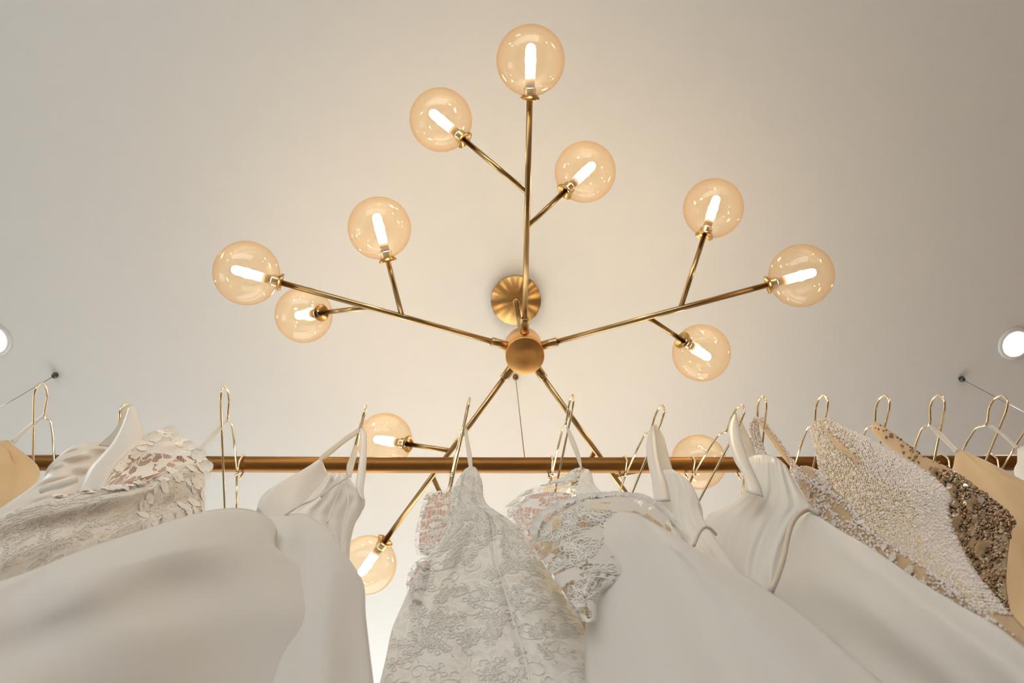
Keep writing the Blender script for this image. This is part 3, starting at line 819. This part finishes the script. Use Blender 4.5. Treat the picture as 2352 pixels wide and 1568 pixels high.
# ---- ivory halter gown
g = gown('ivory satin halter gown with gathered seams beside the lit globe', base(720, 1120, .6))
sh = Sheet([[(728, 1058), (737, 1052), (741, 1060)],
            [(676, 1090), (706, 1074), (738, 1070), (750, 1082)],
            [(612, 1128), (650, 1106), (710, 1092), (757, 1085)],
            [(591, 1162), (640, 1142), (700, 1118), (757, 1098)],
            [(600, 1182), (650, 1180), (700, 1172), (750, 1150)],
            [(620, 1240), (660, 1240), (700, 1236), (750, 1220)]], (737, 1055, .60), 25, 0, .035, .05, folds=[(.002, 1.5, .6, 0)], drop=False)
put('cup', sh, MT['satin'], g)
sh = Sheet([[(756, 1086), (777, 1085), (800, 1092)],
            [(735, 1112), (765, 1104), (790, 1102), (806, 1104), (812, 1112)],
            [(700, 1150), (750, 1140), (790, 1134), (818, 1134), (829, 1140), (838, 1152)],
            [(660, 1185), (720, 1180), (780, 1172), (812, 1172), (828, 1181)],
            [(680, 1230), (730, 1226), (780, 1216), (800, 1214), (812, 1214)],
            [(720, 1300), (750, 1300), (780, 1296), (795, 1290), (803, 1284)],
            [(740, 1420), (760, 1420), (780, 1420), (800, 1416), (812, 1410)]], (790, 1090, .60), 20, 0, .02, .05,
           folds=[(.004, 4.5, .3, 0), (.003, -2.0, 7.0, 1)], nv=80)
put('bodice', sh, MT['satin'], g)
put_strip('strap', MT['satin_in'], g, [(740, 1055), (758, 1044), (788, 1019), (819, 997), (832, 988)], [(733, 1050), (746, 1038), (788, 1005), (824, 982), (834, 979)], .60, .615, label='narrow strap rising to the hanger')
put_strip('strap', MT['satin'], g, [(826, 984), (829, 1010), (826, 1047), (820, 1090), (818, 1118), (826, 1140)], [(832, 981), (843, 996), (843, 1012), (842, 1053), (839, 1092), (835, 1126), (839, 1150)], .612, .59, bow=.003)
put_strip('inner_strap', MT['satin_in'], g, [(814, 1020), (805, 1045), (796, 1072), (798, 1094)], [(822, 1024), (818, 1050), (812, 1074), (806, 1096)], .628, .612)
piping('seam', [(655, 1182), (690, 1160), (722, 1146), (742, 1126), (757, 1098), (760, 1086)], [.553, .55, .55, .555, .57, .585], .0016, MT['satin'], g)
piping('seam', [(738, 1140), (760, 1120), (782, 1106), (801, 1093)], [.565, .57, .575, .585], .0018, MT['satin'], g)
piping('seam', [(789, 1107), (770, 1150), (752, 1200)], [.572, .565, .56], .0012, MT['satin'], g)
piping('seam', [(792, 1107), (800, 1150), (790, 1210), (786, 1270)], [.575, .57, .57, .57], .0012, MT['satin'], g)

# ---- corded lace gown in the middle
g = gown('white corded lace gown with a peaked shoulder hanging below the hub', base(1083, 1090, .6))
shb = Sheet([[(980, 1130), (995, 1127), (1020, 1124), (1050, 1112)],
             [(967, 1166), (990, 1158), (1020, 1154), (1045, 1150)],
             [(958, 1204), (985, 1198), (1015, 1196), (1040, 1194)],
             [(951, 1244), (975, 1240), (1005, 1236), (1030, 1232)],
             [(958, 1274), (975, 1276), (995, 1276), (1015, 1274)]], (1000, 1130, .66), 10, 0, .02, .02, drop=False, nv=44, top=0)
put('open_lace_side', shb, MT['lace_open'], g, 'open floral lace side panel')
shl = Sheet([[(984, 1140), (1010, 1134), (1045, 1126)], [(966, 1200), (1000, 1196), (1038, 1190)], [(962, 1262), (985, 1264), (1010, 1262)]],
            (1000, 1130, .70), 10, 0, .01, .01, drop=False, nv=24, top=0)
put('lining', shl, MT['nude'], g, 'dusky nude lining behind the open lace')
shs = Sheet([[(967, 1281), (985, 1276), (1005, 1270)], [(946, 1300), (970, 1304), (995, 1306)], [(934, 1330), (955, 1334), (980, 1340)], [(936, 1362), (955, 1372), (970, 1380)]],
            (965, 1282, .62), 10, 0, .01, .02, drop=False, nv=24, top=0)
put('open_lace_flounce', shs, MT['lace_open'], g)
shl = Sheet([[(966, 1290), (985, 1284), (1005, 1278)], [(942, 1330), (960, 1334), (985, 1338)], [(942, 1360), (955, 1368), (970, 1376)]],
            (965, 1282, .66), 10, 0, .004, .01, drop=False, nv=16, top=0)
put('lining', shl, MT['nude'], g)
sh = Sheet([[(1068, 1077), (1076, 1072), (1084, 1070), (1092, 1073), (1097, 1080)],
            [(1047, 1108), (1062, 1104), (1083, 1102), (1100, 1103), (1108, 1108)],
            [(1034, 1158), (1058, 1152), (1083, 1149), (1104, 1150), (1118, 1156)],
            [(1026, 1220), (1060, 1206), (1098, 1196), (1130, 1188), (1160, 1192), (1186, 1206)],
            [(990, 1266), (1040, 1254), (1095, 1244), (1140, 1236), (1190, 1238), (1222, 1250)],
            [(957, 1316), (1020, 1306), (1090, 1296), (1150, 1290), (1210, 1290), (1252, 1300)],
            [(926, 1384), (1000, 1374), (1080, 1366), (1160, 1358), (1240, 1356), (1300, 1372)],
            [(900, 1446), (990, 1440), (1080, 1434), (1170, 1426), (1260, 1426), (1344, 1432)],
            [(884, 1520), (980, 1514), (1080, 1508), (1180, 1504), (1290, 1500), (1390, 1500)],
            [(850, 1660), (970, 1660), (1080, 1660), (1190, 1650), (1320, 1640), (1450, 1640)]], (1083, 1075, .60), 0, 6, .03, .08,
           folds=[(.008, 1.0, .25, 1.2), (.004, 2.5, -.4, 0), (.002, 5, 2, 0)], nu=90, nv=110, top=.3, groove=(.60, .022, .011, .035))
put('bodice', sh, MT['corded'], g)
put_strip('ribbon_loop', MT['ribbon'], g, [(1067, 983), (1067, 1000), (1072, 1040), (1077, 1074)], [(1073, 983), (1076, 1005), (1083, 1040), (1086, 1074)], .612, .598)
p0, _ = sh.point(np.linspace(.61, .635, 40), np.linspace(.27, .98, 40), .0006)
obj('seam', *tube(p0, .0011, 6), MT['cord'], g)
cords(sh, 300, .00065, g, (.03, .97, .03, .97), scale=1.1)
cords(shb, 13, .0012, g, (.06, .94, .05, .95), scale=1.3); cords(shs, 4, .0010, g, (.1, .9, .1, .9))

# ---- lace shouldered gown with plain skirt
g = gown('white gown with lace shoulder, rounded lace edging and plain skirt, right of centre', base(1400, 1180, .55))
sha = Sheet([[(1318, 1079), (1330, 1072), (1345, 1076), (1358, 1088)],
             [(1270, 1104), (1300, 1098), (1330, 1096), (1364, 1110)],
             [(1204, 1128), (1250, 1122), (1300, 1120), (1345, 1124), (1386, 1138)],
             [(1148, 1178), (1190, 1160), (1250, 1152), (1310, 1152), (1360, 1158), (1400, 1166)],
             [(1160, 1200), (1200, 1196), (1250, 1196), (1300, 1200), (1340, 1206), (1380, 1210)],
             [(1206, 1240), (1225, 1250), (1250, 1256), (1280, 1262), (1310, 1266), (1350, 1270)]], (1335, 1074, .61), 10, 0, .03, .05, drop=False, nv=60, top=0)
put('lace_shoulder', sha, MT['lace_open'], g, 'open corded lace shoulder')
shl = Sheet([[(1216, 1136), (1260, 1130), (1310, 1132)], [(1176, 1176), (1240, 1166), (1320, 1170)], [(1200, 1220), (1250, 1230), (1310, 1240)], [(1216, 1250), (1260, 1270), (1310, 1280)]],
            (1335, 1074, .69), 10, 0, .01, .02, drop=False, nv=30, top=0)
put('lining', shl, MT['nude'], g, 'dusky nude lining behind the lace shoulder')
shp = Sheet([[(1345, 1076), (1352, 1078), (1360, 1090)], [(1330, 1100), (1345, 1100), (1366, 1112)], [(1322, 1140), (1345, 1136), (1390, 1142)], [(1322, 1180), (1350, 1176), (1400, 1180)]],
            (1345, 1076, .595), 5, 0, .012, .02, drop=False, nv=24, top=.2)
put('shoulder_cap', shp, MT['corded'], g)
put_strip('ribbon_loop', MT['ribbon'], g, [(1300, 980), (1308, 1010), (1322, 1045), (1333, 1073)], [(1305, 978), (1320, 1010), (1332, 1043), (1337, 1073)], .612, .60)
shr = Sheet([[(1226, 1216), (1240, 1188), (1268, 1170), (1302, 1154), (1337, 1142), (1369, 1139), (1400, 1137), (1436, 1138), (1480, 1146), (1512, 1164), (1534, 1182), (1556, 1210), (1576, 1238)],
             [(1222, 1246), (1242, 1222), (1270, 1200), (1304, 1184), (1338, 1174), (1370, 1170), (1402, 1170), (1436, 1172), (1470, 1184), (1500, 1200), (1522, 1216), (1548, 1240), (1580, 1262)],
             [(1238, 1274), (1260, 1256), (1284, 1242), (1310, 1232), (1340, 1226), (1370, 1224), (1402, 1226), (1436, 1230), (1468, 1240), (1500, 1252), (1530, 1270), (1580, 1300)],
             [(1262, 1316), (1276, 1310), (1290, 1306), (1306, 1302), (1325, 1300), (1345, 1298), (1380, 1300), (1430, 1310), (1480, 1326)],
             [(1296, 1368), (1304, 1366), (1314, 1364), (1324, 1362), (1336, 1360), (1350, 1360), (1366, 1360), (1384, 1362)],
             [(1334, 1428), (1340, 1428), (1346, 1428), (1352, 1428), (1360, 1428), (1370, 1428)]],
            (1400, 1138, .545), 6, 0, .03, .05, drop=False, nv=64, nu=60, top=.2)
put('lace_bodice', shr, MT['lace_floral'], g, 'rounded bodice of cream lace')
shr2 = Sheet([[(1240, 1212), (1270, 1188), (1310, 1168), (1350, 1156), (1400, 1152), (1450, 1156), (1500, 1178), (1540, 1212)],
              [(1244, 1260), (1280, 1246), (1320, 1236), (1360, 1232), (1400, 1232), (1450, 1240), (1510, 1262), (1560, 1300)],
              [(1272, 1320), (1296, 1316), (1320, 1314), (1350, 1312), (1400, 1312), (1450, 1316), (1500, 1326)],
              [(1340, 1424), (1346, 1424), (1352, 1424), (1362, 1424)]],
             (1400, 1138, .575), 6, 0, .02, .03, drop=False, nv=30, nu=40, top=.2)
put('bodice_lining', shr2, MT['champ'], g)
cords(sha, 26, .0011, g, (.04, .96, .05, .95), scale=1.3); cords(shr, 34, .0010, g, (.02, .5, .05, .9), scale=1.2)
sh = Sheet([[(1352, 1192), (1380, 1178), (1420, 1172), (1460, 1178), (1500, 1198), (1535, 1220), (1566, 1240)],
            [(1350, 1240), (1390, 1226), (1440, 1220), (1500, 1232), (1560, 1256), (1600, 1262), (1640, 1284)],
            [(1348, 1310), (1400, 1296), (1470, 1290), (1550, 1300), (1630, 1322), (1690, 1318), (1734, 1334)],
            [(1345, 1400), (1420, 1386), (1510, 1380), (1610, 1390), (1700, 1410), (1780, 1400), (1846, 1412)],
            [(1343, 1490), (1430, 1480), (1540, 1476), (1660, 1484), (1770, 1500), (1870, 1496), (1950, 1500)],
            [(1343, 1580), (1440, 1576), (1560, 1574), (1700, 1580), (1830, 1590), (1950, 1590), (2050, 1592)],
            [(1340, 1760), (1440, 1760), (1580, 1760), (1760, 1770), (1920, 1780), (2080, 1780), (2220, 1790)]], (1420, 1180, .535), 22, 5, .045, .08,
           folds=[(.008, 1.5, .3, .6), (.005, 3.2, -.4, 0)], nu=64, nv=80, top=.2)
put('skirt', sh, MT['white'], g)
pts = at_y(np.array(shrx := [p for p in catmull([(1226, 1218), (1240, 1188), (1268, 1170), (1302, 1154), (1337, 1142), (1369, 1139), (1400, 1136), (1436, 1137), (1480, 1144), (1512, 1163), (1534, 1181), (1556, 1210), (1576, 1238)], 60)[:, 0]]),
           catmull([(1226, 1218), (1240, 1188), (1268, 1170), (1302, 1154), (1337, 1142), (1369, 1139), (1400, 1136), (1436, 1137), (1480, 1144), (1512, 1163), (1534, 1181), (1556, 1210), (1576, 1238)], 60)[:, 1], .54)
o = obj('lace_edging', *merged([blossom(p, np.array([0, -.9, -.3]) + rng.normal(0, .15, 3), .0065, 5, .2) for p in pts]), MT['cord'], g); o['kind'] = 'stuff'

# ---- narrow white satin gown
g = gown('white satin gown on a narrow gathered strap, between lace gown and ruched gown', base(1520, 1080, .6))
put_strip('strap', MT['satin'], g, [(1499, 976), (1489, 998), (1484, 1022), (1486, 1048), (1491, 1076), (1497, 1102), (1502, 1150)],
          [(1503, 976), (1507, 1000), (1511, 1030), (1517, 1060), (1524, 1085), (1532, 1110), (1540, 1150)], .60, .58, bow=.006)
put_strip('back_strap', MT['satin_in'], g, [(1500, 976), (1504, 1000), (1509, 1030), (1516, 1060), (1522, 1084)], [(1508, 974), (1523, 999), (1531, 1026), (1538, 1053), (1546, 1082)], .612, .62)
sh = Sheet([[(1512, 1082), (1530, 1078), (1545, 1077)],
            [(1506, 1104), (1535, 1096), (1562, 1092), (1584, 1106)],
            [(1502, 1140), (1540, 1130), (1575, 1124), (1602, 1142)],
            [(1505, 1180), (1545, 1172), (1580, 1166), (1606, 1166)],
            [(1520, 1220), (1560, 1212), (1594, 1204), (1618, 1194)],
            [(1560, 1262), (1590, 1256), (1618, 1244), (1640, 1230)],
            [(1600, 1330), (1630, 1320), (1660, 1310), (1690, 1300)]], (1530, 1080, .60), 30, 0, .025, .06,
           folds=[(.004, 2.2, -.8, 0), (.002, 4.5, .8, 1)], nv=70)
put('bodice', sh, MT['satin'], g)
piping('piping', [(1594, 1252), (1604, 1227), (1616, 1212), (1630, 1213), (1645, 1228)], [.535, .54, .545, .55, .56], .0024, MT['satin_in'], g)

# ---- ruched satin gown, big at right
g = gown('white satin gown with ruched bodice, wide strap and skirt sweeping to lower right', base(1760, 1100, .58))
put_strip('strap', MT['satin'], g, [(1689, 946), (1681, 958), (1673, 981), (1673, 1008), (1679, 1035), (1690, 1062), (1705, 1086), (1712, 1110), (1714, 1128)],
          [(1691, 947), (1697, 975), (1703, 1003), (1711, 1031), (1720, 1056), (1730, 1080), (1740, 1100), (1748, 1120), (1754, 1140)], .60, .575, bow=.006)
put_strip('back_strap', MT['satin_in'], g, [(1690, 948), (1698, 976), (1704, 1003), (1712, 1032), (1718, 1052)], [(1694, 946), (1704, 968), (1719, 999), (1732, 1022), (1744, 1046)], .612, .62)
sh = Sheet([[(1719, 1049), (1740, 1042), (1764, 1044), (1786, 1051), (1806, 1068)],
            [(1716, 1090), (1745, 1080), (1775, 1080), (1800, 1086), (1820, 1094)],
            [(1700, 1140), (1740, 1130), (1780, 1126), (1815, 1128), (1842, 1134)],
            [(1656, 1166), (1700, 1164), (1760, 1164), (1815, 1162), (1864, 1168)],
            [(1622, 1190), (1680, 1200), (1750, 1206), (1800, 1196), (1852, 1186)],
            [(1610, 1260), (1670, 1270), (1740, 1280), (1780, 1270), (1812, 1250)],
            [(1620, 1350), (1680, 1360), (1740, 1370), (1780, 1360), (1800, 1340)],
            [(1650, 1480), (1720, 1480), (1780, 1480), (1830, 1470), (1860, 1450)]], (1760, 1050, .585), 35, 2, .035, .06,
           folds=[(.004, 3.4, -.6, 0), (.0028, 6.5, 1.0, 1)], nv=80, nu=56, top=.08)
put('bodice', sh, MT['satin'], g)
sh = Sheet([[(1800, 1280), (1812, 1222), (1826, 1194), (1846, 1176), (1868, 1176), (1906, 1202), (1946, 1226), (1986, 1248), (2053, 1293), (2107, 1330), (2195, 1384), (2286, 1435), (2352, 1486), (2440, 1550)],
            [(1790, 1322), (1808, 1280), (1830, 1250), (1856, 1236), (1886, 1240), (1926, 1262), (1970, 1290), (2020, 1320), (2090, 1370), (2150, 1410), (2240, 1470), (2330, 1530), (2410, 1590), (2500, 1650)],
            [(1772, 1356), (1800, 1340), (1836, 1330), (1870, 1330), (1910, 1346), (1960, 1372), (2010, 1406), (2060, 1440), (2130, 1490), (2200, 1540), (2290, 1600), (2380, 1670), (2460, 1730), (2550, 1800)],
            [(1780, 1440), (1820, 1440), (1870, 1446), (1920, 1460), (1970, 1486), (2020, 1516), (2070, 1550), (2130, 1590), (2200, 1640), (2280, 1700), (2370, 1770), (2460, 1840), (2540, 1900), (2640, 1980)],
            [(1800, 1600), (1860, 1610), (1920, 1630), (1980, 1656), (2040, 1690), (2100, 1730), (2170, 1780), (2240, 1830), (2320, 1890), (2400, 1960), (2490, 2030), (2580, 2100), (2670, 2170), (2770, 2250)]], (1868, 1176, .545), 55, 3, .03, .08,
           folds=[(.007, .4, 1.6, 2.6), (.003, -.6, 2.6, 0)], nu=70, nv=60, top=.25)
put('skirt', sh, MT['satin'], g)
piping('piping', [(1770, 1358), (1786, 1322), (1799, 1282), (1812, 1223), (1826, 1191), (1847, 1173), (1862, 1171), (1884, 1181)], [.50, .505, .515, .525, .53, .535, .54, .54], .0036, MT['satin_in'], g, 'rolled fabric piping')

# ---- beaded gown with narrow straps
g = gown('nude net gown with beaded narrow straps and clear beadwork', base(1860, 1090, .6))
put_strip('strap', MT['nudegold'], g, [(1734, 960), (1724, 976), (1726, 1000), (1734, 1024), (1742, 1046)], [(1742, 968), (1744, 985), (1748, 1005), (1756, 1030), (1764, 1050)], .60, .61)
put_strip('back_strap', MT['champ'], g, [(1738, 966), (1752, 985), (1772, 1012), (1794, 1044), (1820, 1074)], [(1746, 960), (1770, 985), (1789, 1010), (1808, 1038), (1832, 1074)], .612, .62)
sh = Sheet([[(1812, 1076), (1834, 1072), (1852, 1069), (1877, 1078), (1898, 1096)],
            [(1822, 1094), (1848, 1096), (1874, 1104), (1896, 1112), (1914, 1128)],
            [(1842, 1132), (1874, 1134), (1904, 1140), (1930, 1146), (1960, 1168)],
            [(1864, 1168), (1900, 1176), (1936, 1184), (1966, 1192), (1992, 1210)],
            [(1900, 1220), (1940, 1226), (1976, 1226), (2006, 1226), (2034, 1246)],
            [(1960, 1280), (2000, 1286), (2040, 1284), (2070, 1280), (2100, 1288)],
            [(2060, 1350), (2100, 1352), (2130, 1346), (2160, 1338), (2190, 1350)],
            [(2180, 1440), (2210, 1436), (2240, 1426), (2262, 1416), (2286, 1430)],
            [(2320, 1540), (2340, 1530), (2360, 1520), (2380, 1510), (2400, 1512)]], (1840, 1072, .60), 70, 0, .014, .016, folds=[(.002, 2, 3, 0)], nv=90)
put('bodice', sh, MT['nudegold'], g)
n_ = 1900
t = rng.uniform(.02, .99, n_); v = rng.uniform(.01, .93, n_)
keep = np.sin(9 * t + 16 * v) + np.sin(23 * v - 6 * t) + rng.normal(0, .6, n_) > -.5
P, _n = sh.point(t[keep], v[keep], .001); beads('pearl_beadwork', P, rng.uniform(.0018, .0030, len(P)), MT['pearl'], g)
fl = []
for _ in range(16):
    p, q = sh.point(np.array([rng.uniform(.1, .95)]), np.array([rng.uniform(.05, .9)]), .002); fl.append(blossom(p[0], q[0], rng.uniform(.005, .008), 5, .25))
o = obj('clear_petals', *merged(fl), MT['pearl'], g); o['kind'] = 'stuff'
cs = catmull([(1734, 960), (1724, 976), (1726, 1000), (1734, 1024), (1742, 1046)], 60); cs2 = catmull([(1746, 960), (1770, 985), (1789, 1010), (1808, 1038), (1832, 1074)], 60)
P = np.concatenate([at_y(cs[:, 0] + k, cs[:, 1], .599) for k in (0, 6, 12, 17)] + [at_y(cs2[:, 0] - k, cs2[:, 1], .612) for k in (0, 4)])
beads('strap_beads', P + rng.normal(0, .001, P.shape), rng.uniform(.0015, .0024, len(P)), MT['pearl'], g)

# ---- pearl covered gown
g = gown('gown covered all over in pearl beads with a shadowed neckline cleft', base(1940, 1050, .6))
sh = Sheet([[(1862, 984), (1868, 970), (1884, 963), (1904, 963), (1922, 974), (1946, 989)],
            [(1870, 1018), (1890, 1004), (1915, 996), (1942, 994), (1972, 998), (2002, 1013)],
            [(1877, 1050), (1905, 1038), (1940, 1030), (1975, 1026), (2014, 1028), (2054, 1041)],
            [(1886, 1086), (1922, 1076), (1965, 1066), (2010, 1060), (2060, 1062), (2112, 1075)],
            [(1914, 1128), (1955, 1118), (2000, 1106), (2050, 1098), (2104, 1096), (2152, 1105)],
            [(1958, 1168), (2000, 1158), (2044, 1146), (2090, 1136), (2138, 1130), (2184, 1140)],
            [(2000, 1224), (2040, 1212), (2080, 1200), (2116, 1190), (2150, 1180), (2176, 1172)],
            [(2056, 1262), (2088, 1254), (2116, 1246), (2144, 1240), (2170, 1236), (2196, 1232)],
            [(2112, 1300), (2134, 1296), (2158, 1294), (2180, 1292), (2204, 1292), (2226, 1292)],
            [(2168, 1342), (2184, 1344), (2204, 1346), (2224, 1348), (2246, 1350), (2268, 1352)],
            [(2290, 1450), (2306, 1456), (2324, 1462), (2344, 1468), (2364, 1474), (2386, 1480)]], (1880, 965, .60), 68, 0, .018, .018,
           folds=[(.003, 1.6, .5, 0)], nv=100, nu=60, top=.06)
put('bodice', sh, MT['nudegold'], g)
# dense rows of pearls
tt, vv = [], []
for i, v_ in enumerate(np.linspace(.004, .95, 132)):
    nn_ = int(22 + 26 * min(1, v_ * 2.5))
    for j in range(nn_):
        t_ = (j + .5 * (i % 2) + rng.uniform(-.25, .25)) / nn_
        tt.append(t_); vv.append(v_ + rng.uniform(-.002, .002))
tt = np.clip(np.array(tt), .002, .997); vv = np.clip(np.array(vv), .002, .99)
gold = (tt < .52 + .1 * np.sin(vv * 14)) & (rng.uniform(0, 1, len(tt)) < .45)
P, _n = sh.point(tt, vv, .001)
rr_ = np.where(rng.uniform(0, 1, len(tt)) < .1, .0042, rng.uniform(.0020, .0031, len(tt)))
beads('pearl_beads', P[~gold], rr_[~gold], MT['pearl'], g)
beads('pearl_beads', P[gold], rr_[gold] * .9, MT['pearl_g'], g, 'gold-toned pearls')
cl = catmull([(1898, 990), (1914, 1010), (1936, 1030), (1960, 1050), (1972, 1066)], 24)
tq = []
for x_, y_ in cl[:, :2]:
    r_ = ray(np.array(x_), np.array(y_)); r_ = r_ / np.linalg.norm(r_)
    dd_ = np.linalg.norm(np.cross(sh.P[:sh.nv_vis] - CAM, r_), axis=-1); ij = np.unravel_index(dd_.argmin(), dd_.shape); tq.append(sh.P[ij] + (CAM - sh.P[ij]) * .003)
obj('neckline_shadow', *tube(tq, np.r_[np.linspace(.002, .007, 12), np.linspace(.007, .002, 12)], 8), MT['nudegold'], g)  # net-coloured strip laid on as the shadow inside the neckline

# ---- gold sequin gown
g = gown('gold nude gown scattered with bronze beads, silver sequins and cloth flowers', base(2160, 1100, .6))
sh = Sheet([[(2000, 986), (2006, 972), (2018, 972), (2034, 984)],
            [(2020, 1010), (2034, 1000), (2052, 1000), (2078, 1018)],
            [(2070, 1050), (2088, 1042), (2106, 1040), (2124, 1050)],
            [(2110, 1080), (2134, 1070), (2160, 1066), (2188, 1080)],
            [(2150, 1112), (2176, 1102), (2206, 1100), (2242, 1124)],
            [(2170, 1150), (2206, 1140), (2244, 1140), (2296, 1162)],
            [(2146, 1172), (2190, 1170), (2246, 1172), (2334, 1196)],
            [(2138, 1200), (2190, 1206), (2250, 1210), (2322, 1220)],
            [(2160, 1266), (2205, 1270), (2260, 1276), (2313, 1280)],
            [(2158, 1330), (2205, 1332), (2260, 1336), (2310, 1338)],
            [(2210, 1372), (2240, 1380), (2280, 1388), (2316, 1390)],
            [(2286, 1432), (2296, 1436), (2308, 1440), (2322, 1444)],
            [(2360, 1520), (2370, 1524), (2380, 1528), (2390, 1530)]], (2020, 975, .60), 66, 0, .014, .016, nv=90, nu=44, top=.05)
put('bodice', sh, MT['nudegold'], g)
def scat(n, t0, t1, v0, v1, lift):
    return sh.point(rng.uniform(t0, t1, n), rng.uniform(v0, v1, n), lift)
P, q = scat(620, .04, .99, .30, .93, .002); beads('bronze_beads', P, rng.uniform(.0022, .0042, len(P)), MT['bead'], g)
P, q = scat(800, .03, .99, .28, .93, .0015); beads('pearl_beads', P, rng.uniform(.0014, .0026, len(P)), MT['pearl_g'], g)
P, q = scat(300, .03, .99, .30, .93, .002); beads('crystal_beads', P, rng.uniform(.0014, .0028, len(P)), MT['crystal'], g)
P, q = scat(60, .2, .95, .02, .30, .002); beads('shoulder_beads', P, rng.uniform(.0014, .003, len(P)), MT['bead'], g)
for i in range(26):
    P, q = scat(1, .2, .98, .33, .62, .004); obj('sequin', *discs(P, q, [rng.uniform(.004, .0068)], 10), MT['sequin'], g, smooth=False)
for (x_, y_, R_) in [(2265, 1262, .017), (2206, 1210, .016), (2222, 1310, .013), (2170, 1110, .012), (2196, 1128, .012), (2280, 1390, .013), (2150, 1085, .011), (2240, 1160, .012)]:
    r_ = ray(np.array(float(x_)), np.array(float(y_))); r_ = r_ / np.linalg.norm(r_)
    dd_ = np.linalg.norm(np.cross(sh.P[:sh.nv_vis] - CAM, r_), axis=-1); ij = np.unravel_index(dd_.argmin(), dd_.shape); p = sh.P[ij]
    o = obj('cloth_flower', *blossom(p, -r_, R_, 6, .25), MT['champ'], g)
    beads('flower_centre', (p - r_ * R_ * .3)[None] + rng.normal(0, .0016, (5, 3)), .0022, MT['bead'], o, stuff=False)
put_strip('ribbon_loop', MT['ribbon'], g, [(2008, 972), (2022, 980), (2044, 997)], [(2012, 968), (2026, 976), (2048, 992)], .605, .60)

# ---- champagne satin gown
g = gown('champagne satin gown on a long ribbon loop beside the sequin gown', base(2280, 1070, .6))
sh = Sheet([[(2195, 1038), (2204, 1032), (2222, 1038), (2244, 1050)],
            [(2190, 1066), (2220, 1060), (2256, 1066), (2296, 1076)],
            [(2186, 1090), (2230, 1086), (2290, 1094), (2356, 1108)],
            [(2200, 1140), (2260, 1136), (2330, 1140), (2420, 1150)],
            [(2240, 1200), (2310, 1200), (2390, 1200), (2500, 1210)],
            [(2280, 1300), (2350, 1300), (2440, 1310), (2580, 1330)],
            [(2300, 1440), (2380, 1450), (2480, 1460), (2640, 1480)],
            [(2360, 1560), (2440, 1580), (2560, 1600), (2720, 1640)]], (2204, 1034, .60), 68, 0, .02, .07, folds=[(.005, 1.5, 1.0, 0), (.003, 3, -1, 1)], nv=70, top=.06)
put('bodice', sh, MT['champ'], g)
put_strip('ribbon_loop', MT['ribbon'], g, [(2135, 977), (2150, 996), (2172, 1016), (2194, 1040)], [(2142, 976), (2160, 990), (2180, 1012), (2202, 1034)], .612, .60)

# ---- last gown at the right edge
g = gown('pale gown just showing beside the champagne gown at the right edge', base(2380, 1060, .62))
sh = Sheet([[(2336, 1030), (2348, 1024), (2370, 1026), (2400, 1034)],
            [(2336, 1060), (2365, 1056), (2400, 1060), (2450, 1070)],
            [(2331, 1092), (2370, 1092), (2430, 1100), (2500, 1110)],
            [(2380, 1180), (2440, 1180), (2520, 1190), (2620, 1210)]], (2345, 1028, .61), 68, 0, .015, .06, nv=40, top=.06)
put('bodice', sh, MT['white'], g)
put_strip('ribbon_loop', MT['ribbon'], g, [(2271, 978), (2290, 990), (2312, 1008), (2334, 1030)], [(2278, 976), (2298, 988), (2320, 1006), (2341, 1026)], .612, .607)
